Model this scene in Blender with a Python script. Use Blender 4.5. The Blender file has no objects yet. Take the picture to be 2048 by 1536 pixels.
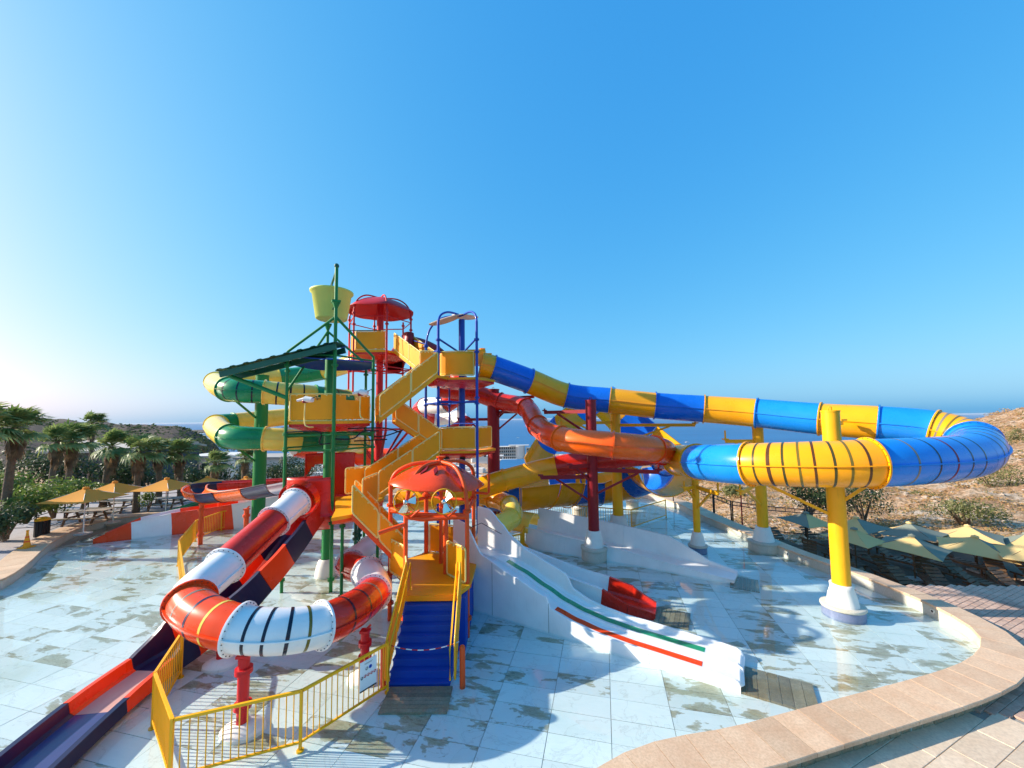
import bpy, math, random
from mathutils import Vector, Matrix, noise
from mathutils.geometry import tessellate_polygon
R = math.radians
C = bpy.context.scene.collection
SC = bpy.context.scene
random.seed(7)

# ------------------------------------------------------------------ camera
F_PX, CAM_H = 770.0, 6.0
PITCH, ROLL, PPY = R(3.77), R(0.68), 787.3      # the optical axis meets the frame a little below its middle
cam_d = bpy.data.cameras.new('camera'); cam = bpy.data.objects.new('camera', cam_d); C.objects.link(cam)
cam_d.sensor_width = 36; cam_d.lens = 36*F_PX/2048; cam_d.shift_y = (PPY-768)/2048; cam_d.clip_start = .1; cam_d.clip_end = 60000
CAM_M = Matrix.Translation((0, 0, CAM_H)) @ Matrix.Rotation(math.pi/2+PITCH, 4, 'X') @ Matrix.Rotation(-ROLL, 4, 'Z')
cam.matrix_world = CAM_M
SC.camera = cam

# ------------------------------------------------------------------ sky, sun, exposure
SUN_EL, SUN_AZ = R(24.5), R(-87)          # azimuth from +Y towards +X
w = bpy.data.worlds.new('World'); SC.world = w; w.use_nodes = True
nt = w.node_tree; bg = nt.nodes['Background']; sky = nt.nodes.new('ShaderNodeTexSky')
sky.sky_type = 'NISHITA'; sky.sun_disc = False; sky.sun_elevation = SUN_EL; sky.sun_rotation = SUN_AZ
sky.air_density = 1.0; sky.dust_density = 1.8; sky.ozone_density = 1.0; sky.altitude = 0
# camera-like tone of the whole sky: each channel compressed the same way all round
sep = nt.nodes.new('ShaderNodeSeparateColor'); com = nt.nodes.new('ShaderNodeCombineColor'); nt.links.new(sky.outputs[0], sep.inputs[0])
for ch, (k_, g_) in enumerate(((.355, 1.16), (1.60, .53), (3.55, .24))):
    pw = nt.nodes.new('ShaderNodeMath'); pw.operation = 'POWER'; pw.inputs[1].default_value = g_
    ml = nt.nodes.new('ShaderNodeMath'); ml.operation = 'MULTIPLY'; ml.inputs[1].default_value = k_
    nt.links.new(sep.outputs[ch], pw.inputs[0]); nt.links.new(pw.outputs[0], ml.inputs[0]); nt.links.new(ml.outputs[0], com.inputs[ch])
nt.links.new(com.outputs[0], bg.inputs[0])
bg.inputs[1].default_value = .12
sd = bpy.data.lights.new('sun', 'SUN'); sd.energy = 4.9; sd.angle = R(.5); sd.color = (1, .92, .79)
sun = bpy.data.objects.new('sun', sd); C.objects.link(sun)
sdir = Vector((math.sin(SUN_AZ)*math.cos(SUN_EL), math.cos(SUN_AZ)*math.cos(SUN_EL), math.sin(SUN_EL)))
sun.rotation_euler = sdir.to_track_quat('Z', 'Y').to_euler(); sun.location = sdir*60
SC.view_settings.view_transform = 'Standard'; SC.view_settings.look = 'None'
SC.view_settings.gamma = 1; SC.view_settings.exposure = 0.72; SC.view_settings.use_curve_mapping = False
SC.cycles.max_bounces = 8; SC.cycles.transparent_max_bounces = 12

# ------------------------------------------------------------------ measuring helpers: where things stand
def ray(px, py):
    d = Vector(((px-1024)/F_PX, -(py-PPY)/F_PX, -1)); return CAM_M.to_3x3() @ d
O = Vector((0, 0, CAM_H))
FIX = None            # (dy, k): surveyed blocks of the play structure are set back by dy and stretched by k above 6 m
def fwd(p):
    if not FIX: return p
    return Vector((p[0], p[1]+FIX[0], 6+(p[2]-6)*FIX[1] if p[2] > 6 else p[2]))
def inv(p):
    if not FIX: return p
    return Vector((p[0], p[1]-FIX[0], 6+(p[2]-6)/FIX[1] if p[2] > 6 else p[2]))
def at(px, py, D):
    return inv(O + ray(px, py)*D)
def on(px, py, z=0.0):
    d = ray(px, py); return inv(O + d*((z-CAM_H)/d.z))
def shear(p): return Vector((p[0], 1.002*p[1]+.0658*(6-p[2]), p[2]))
V = Vector

# ------------------------------------------------------------------ materials
MATS = {}
def new_mat(name):
    m = bpy.data.materials.new(name); m.use_nodes = True; MATS[name] = m
    return m, m.node_tree, m.node_tree.nodes['Principled BSDF']
def N(nt, t, **kw):
    n = nt.nodes.new(t)
    for k, v in kw.items():
        if k.startswith('i_'):
            k2 = k[2:]; n.inputs[int(k2) if k2.isdigit() else k2.replace('_', ' ')].default_value = v
        else: setattr(n, k, v)
    return n
def ramp(nt, src, stops, interp='LINEAR'):
    r = nt.nodes.new('ShaderNodeValToRGB'); r.color_ramp.interpolation = interp
    while len(r.color_ramp.elements) < len(stops): r.color_ramp.elements.new(.5)
    for e, (p, c) in zip(r.color_ramp.elements, stops):
        e.position = p; e.color = c if len(c) == 4 else (*c, 1)
    nt.links.new(src, r.inputs[0]); return r
def mixc(nt, fac, a, b, mode='MIX'):
    m = nt.nodes.new('ShaderNodeMix'); m.data_type = 'RGBA'; m.blend_type = mode
    for s, v in ((0, fac), (6, a), (7, b)):
        if isinstance(v, bpy.types.NodeSocket): nt.links.new(v, m.inputs[s])
        elif s == 0: m.inputs[0].default_value = v
        else: m.inputs[s].default_value = (*v, 1) if len(v) == 3 else v
    return m.outputs[2]
def bump(nt, b, src, strength=.2, dist=.02):
    n = N(nt, 'ShaderNodeBump'); n.inputs['Strength'].default_value = strength; n.inputs['Distance'].default_value = dist
    nt.links.new(src, n.inputs['Height']); nt.links.new(n.outputs[0], b.inputs['Normal'])
def gloss(name, col, rough=.22, coat=.5, fade=.03, scale=1.1, grime=.24):
    """painted steel or gelcoat: uneven fading, thin streaks of grime, faint orange peel"""
    m, nt, b = new_mat(name)
    g = N(nt, 'ShaderNodeNewGeometry')
    n1 = N(nt, 'ShaderNodeTexNoise', i_Scale=scale, i_Detail=5.0, i_Roughness=.6); nt.links.new(g.outputs['Position'], n1.inputs['Vector'])
    light = tuple(min(1, c*(1+.12)+fade*.14) for c in col)
    c1 = mixc(nt, ramp(nt, n1.outputs[0], [(.35, (0, 0, 0)), (.7, (1, 1, 1))]).outputs[0], col, light)
    mp = N(nt, 'ShaderNodeMapping'); mp.inputs['Scale'].default_value = (9, 9, .8); nt.links.new(g.outputs['Position'], mp.inputs['Vector'])
    n2 = N(nt, 'ShaderNodeTexNoise', i_Scale=2.0, i_Detail=6.0, i_Roughness=.7); nt.links.new(mp.outputs[0], n2.inputs['Vector'])
    st = ramp(nt, n2.outputs[0], [(.56, (0, 0, 0)), (.8, (grime, grime, grime))])
    dark = tuple(c*.45+.012 for c in col)
    c2 = mixc(nt, st.outputs[0], c1, dark)
    nt.links.new(c2, b.inputs['Base Color'])
    rr = N(nt, 'ShaderNodeMapRange', i_3=rough*.8, i_4=rough*1.7); nt.links.new(n1.outputs[0], rr.inputs[0]); nt.links.new(rr.outputs[0], b.inputs['Roughness'])
    b.inputs['Coat Weight'].default_value = coat*.45; b.inputs['Specular IOR Level'].default_value = .30; b.inputs['Coat Roughness'].default_value = .08
    n3 = N(nt, 'ShaderNodeTexNoise', i_Scale=26.0, i_Detail=2.0); nt.links.new(g.outputs['Position'], n3.inputs['Vector'])
    bump(nt, b, n3.outputs[0], .035, .01)
    return m
YEL = gloss('yellow_gelcoat', (.93, .37, .003))
YELP = gloss('yellow_steel_paint', (.90, .42, .006), rough=.35, coat=.15, grime=.5)
YPALE = gloss('pale_yellow_gelcoat', (.90, .64, .10))
YPAN = gloss('yellow_plastic_panel', (.95, .34, .002), rough=.42, coat=.04)
CREAM = gloss('cream_paint', (.85, .66, .20), rough=.4, coat=.1)
AMB = gloss('amber_deck', (.83, .36, .005), rough=.4, coat=.1, grime=.3)
BLUE = gloss('blue_gelcoat', (.005, .13, .60))
SKYB = gloss('sky_blue_gelcoat', (.008, .23, .72))
NAVY = gloss('navy_gelcoat', (.010, .011, .055), rough=.3)
BLUEP = gloss('blue_steel_paint', (.006, .055, .36), rough=.35, coat=.2)
STEPB = gloss('blue_step_plastic', (.004, .055, .36), rough=.45, coat=.05)
RED = gloss('red_gelcoat', (.62, .022, .008))
ORR = gloss('orange_red_gelcoat', (.86, .062, .006))
ORG = gloss('orange_gelcoat', (.93, .13, .006))
ORP = gloss('orange_steel_paint', (.80, .085, .010), rough=.35, coat=.2)
REDP = gloss('red_steel_paint', (.58, .014, .018), rough=.35, coat=.2)
WINE = gloss('wine_red_steel_paint', (.26, .006, .012), rough=.4, coat=.2)
GREENP = gloss('green_steel_paint', (.012, .20, .045), rough=.4, coat=.15)
GREEN = gloss('green_gelcoat', (.012, .25, .09))
DGREEN = gloss('dark_green_paint', (.010, .10, .055), rough=.4)
LIME = gloss('lime_bucket_plastic', (.66, .68, .15), rough=.4, coat=.1)
WHITE = gloss('white_gelcoat', (.82, .80, .77), rough=.28, coat=.4, grime=.22)
WHITE2 = gloss('white_cone_paint', (.78, .75, .68), rough=.5, coat=.1, grime=.5)
TEAL = gloss('green_stripe_paint', (.01, .30, .14))
OLIVE = gloss('olive_band', (.16, .12, .015)); BROWN = gloss('brown_band', (.09, .035, .008)); DOLI = gloss('dark_olive_band', (.06, .055, .012)); DKB = gloss('dark_band', (.012, .014, .03)); GREYB = gloss('grey_band', (.22, .19, .14))
BOLT = gloss('dark_bolt_steel', (.03, .03, .03), rough=.5)
CHROME = gloss('polished_steel', (.7, .68, .62), rough=.08); CHROME.node_tree.nodes['Principled BSDF'].inputs['Metallic'].default_value = 1
BLACKP = gloss('black_railing_paint', (.012, .012, .014), rough=.4, coat=.1)
TROSE = gloss('rose_seat_lane', (.55, .32, .26), rough=.45)
SLBLUE = gloss('wet_blue_lane', (.05, .06, .17), rough=.25)

# ------------------------------------------------------------------ mesh building
class MB:
    def __init__(s): s.v = []; s.f = []; s.m = []; s.s = []
    def add(s, vs, fs, mi=0, sm=False):
        o = len(s.v); s.v += [tuple(x) for x in vs]
        for f in fs: s.f.append([i+o for i in f]); s.m.append(mi); s.s.append(sm)
        return s
    def box(s, c, size, rz=0, mi=0, rot=None):
        c = V(c); h = V(size)/2; M = rot if rot else Matrix.Rotation(rz, 3, 'Z')
        vs = [c + M @ V((sx*h.x, sy*h.y, sz*h.z)) for sx in (-1, 1) for sy in (-1, 1) for sz in (-1, 1)]
        return s.add(vs, [(0, 1, 3, 2), (4, 6, 7, 5), (0, 4, 5, 1), (2, 3, 7, 6), (0, 2, 6, 4), (1, 5, 7, 3)], mi)
    def beam(s, a, b, wd, ht, mi=0):
        a = V(a); b = V(b); t = (b-a); L = t.length; t.normalize()
        sd = t.cross(V((0, 0, 1)))
        if sd.length < 1e-3: sd = V((1, 0, 0))
        sd.normalize(); up = sd.cross(t)
        return s.box((a+b)/2, (L, wd, ht), mi=mi, rot=Matrix((t, sd, up)).transposed())
    def cyl(s, a, b, r0, r1=None, n=12, mi=0, caps=True, sm=True):
        a = V(a); b = V(b); r1 = r0 if r1 is None else r1
        t = (b-a).normalized(); u = t.orthogonal().normalized(); w_ = t.cross(u)
        vs = []
        for p, r in ((a, r0), (b, r1)):
            for i in range(n):
                an = 2*math.pi*i/n; vs.append(p+u*(r*math.cos(an))+w_*(r*math.sin(an)))
        s.add(vs, [(i, (i+1) % n, n+(i+1) % n, n+i) for i in range(n)], mi, sm)
        if caps: s.add(vs, [tuple(range(n-1, -1, -1)), tuple(range(n, 2*n))], mi)
        return s
    def lathe(s, c, prof, n=24, mi=0, sx=1, sy=1, sm=True, caps=False):
        c = V(c); vs = []
        for r, z in prof:
            for i in range(n):
                a = 2*math.pi*i/n; vs.append(c+V((r*math.cos(a)*sx, r*math.sin(a)*sy, z)))
        fs = []
        for k in range(len(prof)-1):
            for i in range(n): fs.append((k*n+i, k*n+(i+1) % n, (k+1)*n+(i+1) % n, (k+1)*n+i))
        s.add(vs, fs, mi, sm)
        if caps:
            s.add(vs, [tuple(range(n-1, -1, -1)), tuple((len(prof)-1)*n+i for i in range(n))], mi)
        return s
    def sweep(s, path, prof, mi=0, closed=True, caps=True, sm=True, scl=None, up=None, ups=None):
        """prof: list of (side, up); side = right of travel"""
        P = [V(p) for p in path]; n = len(prof); vs = []
        for i, p in enumerate(P):
            t = (P[min(i+1, len(P)-1)]-P[max(i-1, 0)]).normalized()
            u0 = ups[i] if ups else (up or V((0, 0, 1)))
            sd = t.cross(u0)
            if sd.length < 1e-3: sd = t.cross(V((0, 1, 0)))
            sd.normalize(); uu = sd.cross(t)
            k = scl[i] if scl else 1
            pf = prof[i] if isinstance(prof[0], list) else prof
            for a, b in pf: vs.append(p+sd*(a*k)+uu*(b*k))
        if isinstance(prof[0], list): n = len(prof[0])
        fs = []; e = n if closed else n-1
        for i in range(len(P)-1):
            for j in range(e): fs.append((i*n+j, i*n+(j+1) % n, (i+1)*n+(j+1) % n, (i+1)*n+j))
        s.add(vs, fs, mi, sm)
        if caps and closed: s.add(vs, [tuple(range(n-1, -1, -1)), tuple((len(P)-1)*n+i for i in range(n))], mi)
        return s
    def pipe(s, path, r, n=8, mi=0): return s.sweep(path, circ(r, n), mi)
    def prism(s, poly, n_off, mi=0):
        """closed outline of 3-D points thickened by the vector n_off"""
        p = [V(q) for q in poly]; k = len(p); d = V(n_off)
        tri = tessellate_polygon([p])
        vs = p+[q+d for q in p]
        s.add(vs, [tuple(t) for t in tri]+[tuple(k+i for i in reversed(t)) for t in tri], mi)
        s.add(vs, [(i, (i+1) % k, k+(i+1) % k, k+i) for i in range(k)], mi)
        return s
    def sphere(s, c, r, n=12, mi=0, sz=1):
        pr = [(r*math.sin(math.pi*k/(n//2)), -r*sz*math.cos(math.pi*k/(n//2))) for k in range(n//2+1)]
        return s.lathe(c, pr, n, mi)
    def build(s, name, mats, parent=None):
        me = bpy.data.meshes.new(name)
        og = origin(parent)
        me.from_pydata([(x-og[0], y-og[1], z-og[2]) for x, y, z in (map(fwd, s.v) if FIX else s.v)], [], s.f)
        if not isinstance(mats, (list, tuple)): mats = [mats]
        for m in mats: me.materials.append(m)
        me.polygons.foreach_set('material_index', s.m); me.polygons.foreach_set('use_smooth', s.s); me.update()
        o = bpy.data.objects.new(name, me); C.objects.link(o)
        if parent: o.parent = parent
        else:
            pass
        return o
def origin(p):
    o = V((0, 0, 0))
    while p: o += p.location; p = p.parent
    return o
def circ(r, n=12): return [(r*math.cos(2*math.pi*i/n), r*math.sin(2*math.pi*i/n)) for i in range(n)]
def tag(o, label=None, cat=None, group=None, kind=None):
    if label: o['label'] = label
    if cat: o['category'] = cat
    if group: o['group'] = group
    if kind: o['kind'] = kind
    return o
def thing(name, label, cat, loc=(0, 0, 0), group=None):
    o = bpy.data.objects.new(name, None); C.objects.link(o); o.location = fwd(V(loc)); o.empty_display_size = .2
    return tag(o, label, cat, group)
def kids(o): return [c for c in ALLK.get(o.name, [])]
def copy_tree(o, parent=None):
    c = o.copy(); C.objects.link(c)
    if parent: c.parent = parent
    for ch in list(o.children): copy_tree(ch, c)
    return c
def spline(pts, per=8, closed=False):
    """Catmull-Rom; returns (points, parameter)"""
    P = [V(p) for p in pts]; n = len(P); out = []; ts = []
    rng = n if closed else n-1
    for i in range(rng):
        p0 = P[(i-1) % n] if closed else P[max(i-1, 0)]; p1 = P[i]; p2 = P[(i+1) % n]
        p3 = P[(i+2) % n] if closed else P[min(i+2, n-1)]
        if not closed and i == 0: p0 = p1*2-p2
        if not closed and i == n-2: p3 = p2*2-p1
        for k in range(per):
            t = k/per
            out.append(.5*((2*p1)+(p2-p0)*t+(2*p0-5*p1+4*p2-p3)*t*t+(3*p1-p0-3*p2+p3)*t**3)); ts.append(i+t)
    if not closed: out.append(P[-1]); ts.append(n-1)
    return out, ts
def resample(pts, step, closed=False):
    P = list(pts)+([pts[0]] if closed else [])
    L = [0]
    for a, b in zip(P, P[1:]): L.append(L[-1]+(b-a).length)
    n = max(2, round(L[-1]/step)); out = []; j = 0
    for i in range(n+(0 if closed else 1)):
        d = L[-1]*i/n
        while j < len(L)-2 and L[j+1] < d: j += 1
        t = (d-L[j])/max(1e-9, L[j+1]-L[j]); out.append(P[j].lerp(P[j+1], t))
    return out
# ------------------------------------------------------------------ ground materials
def pos_node(nt): return N(nt, 'ShaderNodeNewGeometry').outputs['Position']
TILE_AZ = R(13.2)
def marble():
    """large polished marble-print tiles: each tile has its own cut of the pattern"""
    m, nt, b = new_mat('marble_print_tile'); p = pos_node(nt)
    rot = N(nt, 'ShaderNodeVectorRotate', rotation_type='Z_AXIS'); rot.inputs['Angle'].default_value = TILE_AZ
    nt.links.new(p, rot.inputs['Vector'])
    dv = N(nt, 'ShaderNodeVectorMath', operation='DIVIDE'); dv.inputs[1].default_value = (1.2, .6, 1); nt.links.new(rot.outputs[0], dv.inputs[0])
    fl = N(nt, 'ShaderNodeVectorMath', operation='FLOOR'); nt.links.new(dv.outputs[0], fl.inputs[0])
    fx = N(nt, 'ShaderNodeVectorMath', operation='MULTIPLY'); fx.inputs[1].default_value = (1, 1, 0); nt.links.new(fl.outputs[0], fx.inputs[0])
    wn = N(nt, 'ShaderNodeTexWhiteNoise', noise_dimensions='3D'); nt.links.new(fx.outputs[0], wn.inputs['Vector'])
    sc = N(nt, 'ShaderNodeVectorMath', operation='SCALE'); sc.inputs[3].default_value = 40; nt.links.new(wn.outputs['Color'], sc.inputs[0])
    ad = N(nt, 'ShaderNodeVectorMath', operation='ADD'); nt.links.new(rot.outputs[0], ad.inputs[0]); nt.links.new(sc.outputs[0], ad.inputs[1])
    # broken patches
    mp1 = N(nt, 'ShaderNodeMapping'); mp1.inputs['Scale'].default_value = (1.5, 3.4, 1); mp1.inputs['Rotation'].default_value = (0, 0, -.55); nt.links.new(ad.outputs[0], mp1.inputs['Vector'])
    n1 = N(nt, 'ShaderNodeTexNoise', i_Scale=.75, i_Detail=6.0, i_Roughness=.6, i_Distortion=.25); nt.links.new(mp1.outputs[0], n1.inputs['Vector'])
    pm = ramp(nt, n1.outputs[0], [(.512, (0, 0, 0)), (.53, (.75, .75, .75)), (.60, (1, 1, 1))])
    sel = ramp(nt, wn.outputs['Value'], [(.0, (1, 1, 1)), (.50, (1, 1, 1)), (.51, (0, 0, 0))])
    pmx = N(nt, 'ShaderNodeMath', operation='MULTIPLY'); nt.links.new(pm.outputs[0], pmx.inputs[0]); nt.links.new(sel.outputs[0], pmx.inputs[1])
    patch = pmx
    mpp = N(nt, 'ShaderNodeMapping'); mpp.inputs['Scale'].default_value = (1.8, 8, 1); mpp.inputs['Rotation'].default_value = (0, 0, -.55); nt.links.new(ad.outputs[0], mpp.inputs['Vector'])
    n2 = N(nt, 'ShaderNodeTexNoise', i_Scale=1.6, i_Detail=8.0, i_Roughness=.7, i_Distortion=1.2); nt.links.new(mpp.outputs[0], n2.inputs['Vector'])
    pc = ramp(nt, n2.outputs[0], [(.26, (.10, .08, .04)), (.40, (.27, .21, .12)), (.50, (.48, .43, .29)), (.58, (.30, .26, .16)), (.70, (.64, .62, .48))])
    # thin veins
    n3 = N(nt, 'ShaderNodeTexNoise', i_Scale=1.3, i_Detail=6.0, i_Roughness=.55, i_Distortion=.9); nt.links.new(ad.outputs[0], n3.inputs['Vector'])
    ab = N(nt, 'ShaderNodeMath', operation='SUBTRACT'); ab.inputs[1].default_value = .5; nt.links.new(n3.outputs[0], ab.inputs[0])
    a2 = N(nt, 'ShaderNodeMath', operation='ABSOLUTE'); nt.links.new(ab.outputs[0], a2.inputs[0])
    vein = ramp(nt, a2.outputs[0], [(0, (.26, .26, .26)), (.007, (.08, .08, .08)), (.02, (0, 0, 0))])
    base = mixc(nt, n2.outputs[0], (.84, .84, .80), (.68, .73, .71))
    c = mixc(nt, vein.outputs[0], base, (.25, .24, .19)); c = mixc(nt, patch.outputs[0], c, pc.outputs[0])
    # tile to tile brightness, algae film in worn corners
    hv = N(nt, 'ShaderNodeMapRange', i_3=.86, i_4=1.03); nt.links.new(wn.outputs['Value'], hv.inputs[0])
    g = N(nt, 'ShaderNodeCombineColor'); [nt.links.new(hv.outputs[0], g.inputs[i]) for i in range(3)]
    c = mixc(nt, 1.0, c, g.outputs[0], 'MULTIPLY')
    n5 = N(nt, 'ShaderNodeTexNoise', i_Scale=.35, i_Detail=5.0, i_Roughness=.65); nt.links.new(p, n5.inputs['Vector'])
    alg = ramp(nt, n5.outputs[0], [(.52, (0, 0, 0)), (.75, (.35, .35, .35))])
    c = mixc(nt, alg.outputs[0], c, (.40, .50, .38))
    nt.links.new(c, b.inputs['Base Color']); b.inputs['Roughness'].default_value = .35
    return m
MARBLE = marble()
def stone(name, ca, cb, scale=3, rough=.75, b_str=.25, spots=None, rnd=.15):
    m, nt, b = new_mat(name); p = pos_node(nt)
    n1 = N(nt, 'ShaderNodeTexNoise', i_Scale=scale, i_Detail=8.0, i_Roughness=.65); nt.links.new(p, n1.inputs['Vector'])
    n2 = N(nt, 'ShaderNodeTexNoise', i_Scale=scale*9, i_Detail=6.0, i_Roughness=.7); nt.links.new(p, n2.inputs['Vector'])
    c = mixc(nt, ramp(nt, n1.outputs[0], [(.3, (0, 0, 0)), (.7, (1, 1, 1))]).outputs[0], ca, cb)
    c = mixc(nt, ramp(nt, n2.outputs[0], [(.35, (.5, .5, .5)), (.6, (0, 0, 0))]).outputs[0], c, tuple(x*.62 for x in ca))
    oi = N(nt, 'ShaderNodeObjectInfo'); mr = N(nt, 'ShaderNodeMapRange', i_3=1-rnd, i_4=1+rnd*.5); nt.links.new(oi.outputs['Random'], mr.inputs[0])
    g = N(nt, 'ShaderNodeCombineColor'); [nt.links.new(mr.outputs[0], g.inputs[i]) for i in range(3)]
    c = mixc(nt, 1.0, c, g.outputs[0], 'MULTIPLY')
    if spots:
        n4 = N(nt, 'ShaderNodeTexNoise', i_Scale=.6, i_Detail=6.0, i_Roughness=.7); nt.links.new(p, n4.inputs['Vector'])
        c = mixc(nt, ramp(nt, n4.outputs[0], [(.52, (0, 0, 0)), (.72, (.55, .55, .55))]).outputs[0], c, spots)
    nt.links.new(c, b.inputs['Base Color']); b.inputs['Roughness'].default_value = rough
    bump(nt, b, n2.outputs[0], b_str, .01)
    return m
COPING = stone('sandstone_coping', (.70, .45, .27), (.80, .58, .38), 2.5, .55, .12, (.56, .33, .19))
STONEB = stone('rough_stone_block', (.33, .25, .15), (.50, .40, .26), 5, .9, .6)
DECKT = stone('cream_deck_slab', (.72, .54, .37), (.80, .64, .46), 2, .6, .12, (.55, .42, .30), rnd=.12)
PAVER = stone('pink_paver', (.52, .32, .23), (.70, .49, .37), 1.6, .85, .3, (.36, .20, .15), rnd=.2)
GROUT = stone('grey_grout', (.30, .28, .24), (.36, .33, .28), 4, .9)
RENDER = stone('pool_wall_render', (.62, .60, .50), (.70, .68, .60), 3, .7, .2, (.42, .36, .20))
PLINTH = stone('cream_plinth_concrete', (.60, .55, .44), (.68, .63, .52), 4, .7, .2, (.45, .42, .30))
BTILE = stone('blue_mosaic_band', (.16, .20, .33), (.24, .28, .42), 14, .3, .2)
PLANK = stone('weathered_plank', (.24, .19, .12), (.40, .33, .22), 3, .7, .4, rnd=.3)
WOOD = stone('brown_hardwood', (.16, .075, .030), (.26, .13, .055), 5, .6, .3, rnd=.25)
CONC = stone('pale_concrete', (.58, .54, .48), (.66, .62, .56), 2, .8, .2)
ROCK = stone('pale_rock', (.34, .26, .19), (.52, .42, .32), 1.5, .95, .8)
BWHITE = stone('white_render', (.68, .66, .62), (.76, .74, .70), 1, .8, .1)
BGREY = stone('grey_cladding', (.06, .07, .075), (.08, .09, .095), 1, .7, .1)
ROOFM = stone('beige_roof_sheet', (.44, .38, .32), (.52, .46, .40), 1, .7, .1)
GLASSD = gloss('dark_window_glass', (.03, .045, .06), rough=.1, grime=.1)
def cloth(name, a, b_, rough=.9):
    m, nt, b = new_mat(name); p = pos_node(nt)
    n1 = N(nt, 'ShaderNodeTexNoise', i_Scale=2.0, i_Detail=5.0); nt.links.new(p, n1.inputs['Vector'])
    nt.links.new(mixc(nt, n1.outputs[0], a, b_), b.inputs['Base Color']); b.inputs['Roughness'].default_value = rough
    tr = N(nt, 'ShaderNodeBsdfTranslucent'); tr.inputs[0].default_value = (*a, 1)
    mx = N(nt, 'ShaderNodeMixShader'); mx.inputs[0].default_value = .3
    nt.links.new(b.outputs[0], mx.inputs[1]); nt.links.new(tr.outputs[0], mx.inputs[2]); nt.links.new(mx.outputs[0], nt.nodes['Material Output'].inputs[0])
    return m
CL_Y = cloth('mustard_canvas', (.86, .60, .24), (.88, .66, .30)); CL_G = cloth('grey_green_canvas', (.27, .30, .23), (.33, .35, .28))
CL_T = cloth('sand_canvas', (.90, .42, .06), (.84, .38, .05))
def terrain_mat():
    m, nt, b = new_mat('dry_hillside'); p = pos_node(nt)
    n1 = N(nt, 'ShaderNodeTexNoise', i_Scale=.22, i_Detail=9.0, i_Roughness=.68); nt.links.new(p, n1.inputs['Vector'])
    n2 = N(nt, 'ShaderNodeTexNoise', i_Scale=2.4, i_Detail=8.0, i_Roughness=.75); nt.links.new(p, n2.inputs['Vector'])
    c = ramp(nt, n1.outputs[0], [(.34, (.33, .17, .08)), (.46, (.52, .29, .15)), (.56, (.64, .43, .26)), (.68, (.74, .60, .46))]).outputs[0]
    c = mixc(nt, ramp(nt, n2.outputs[0], [(.40, (.9, .9, .9)), (.55, (0, 0, 0))]).outputs[0], c, (.17, .10, .04))
    c = mixc(nt, ramp(nt, n2.outputs[0], [(.62, (0, 0, 0)), (.70, (.6, .6, .6))]).outputs[0], c, (.58, .46, .34))
    nt.links.new(c, b.inputs['Base Color']); b.inputs['Roughness'].default_value = 1
    bump(nt, b, n2.outputs[0], .8, .3)
    return m
TERR = terrain_mat()
def hill_far_mat():
    m, nt, b = new_mat('scrubby_far_hill'); p = pos_node(nt)
    n1 = N(nt, 'ShaderNodeTexNoise', i_Scale=.035, i_Detail=9.0, i_Roughness=.7); nt.links.new(p, n1.inputs['Vector'])
    c = ramp(nt, n1.outputs[0], [(.36, (.012, .012, .008)), (.5, (.035, .022, .018)), (.62, (.075, .045, .038))]).outputs[0]
    nt.links.new(c, b.inputs['Base Color']); b.inputs['Roughness'].default_value = 1
    return m
FARH = hill_far_mat()
def water_mat():
    m, nt, b = new_mat('shallow_pool_water'); out = nt.nodes['Material Output']; nt.nodes.remove(b); p = pos_node(nt)
    n1 = N(nt, 'ShaderNodeTexNoise', i_Scale=1.6, i_Detail=3.0, i_Distortion=.6); nt.links.new(p, n1.inputs['Vector'])
    bp = N(nt, 'ShaderNodeBump'); bp.inputs['Strength'].default_value = .10; bp.inputs['Distance'].default_value = .02; nt.links.new(n1.outputs[0], bp.inputs['Height'])
    fr = N(nt, 'ShaderNodeFresnel'); fr.inputs[0].default_value = 1.33; nt.links.new(bp.outputs[0], fr.inputs['Normal'])
    # the same surface seen from below (sunlight on its way back up) keeps the air-side reflectance
    gg = N(nt, 'ShaderNodeNewGeometry'); ir = N(nt, 'ShaderNodeMapRange', i_3=1.33, i_4=1/1.33); nt.links.new(gg.outputs['Backfacing'], ir.inputs[0]); nt.links.new(ir.outputs[0], fr.inputs[0])
    tr = N(nt, 'ShaderNodeBsdfTransparent'); tr.inputs[0].default_value = (.90, .975, .975, 1)
    gl = N(nt, 'ShaderNodeBsdfGlossy'); gl.inputs['Roughness'].default_value = .03; nt.links.new(bp.outputs[0], gl.inputs['Normal'])
    mx = N(nt, 'ShaderNodeMixShader'); nt.links.new(fr.outputs[0], mx.inputs[0]); nt.links.new(tr.outputs[0], mx.inputs[1]); nt.links.new(gl.outputs[0], mx.inputs[2])
    nt.links.new(mx.outputs[0], out.inputs[0]); return m
WATER = water_mat()
def sea_mat():
    m, nt, b = new_mat('sea_water'); p = pos_node(nt)
    mp = N(nt, 'ShaderNodeMapping'); mp.inputs['Scale'].default_value = (.002, .009, 1); nt.links.new(p, mp.inputs['Vector'])
    n1 = N(nt, 'ShaderNodeTexNoise', i_Scale=1.0, i_Detail=6.0, i_Roughness=.6); nt.links.new(mp.outputs[0], n1.inputs['Vector'])
    nt.links.new(ramp(nt, n1.outputs[0], [(.3, (.010, .075, .22)), (.7, (.022, .125, .31))]).outputs[0], b.inputs['Base Color'])
    b.inputs['Roughness'].default_value = .35; b.inputs['Specular IOR Level'].default_value = .35
    n2 = N(nt, 'ShaderNodeTexNoise', i_Scale=.15, i_Detail=4.0); nt.links.new(p, n2.inputs['Vector']); bump(nt, b, n2.outputs[0], .6, 1.5)
    return m
SEA = sea_mat()
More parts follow.
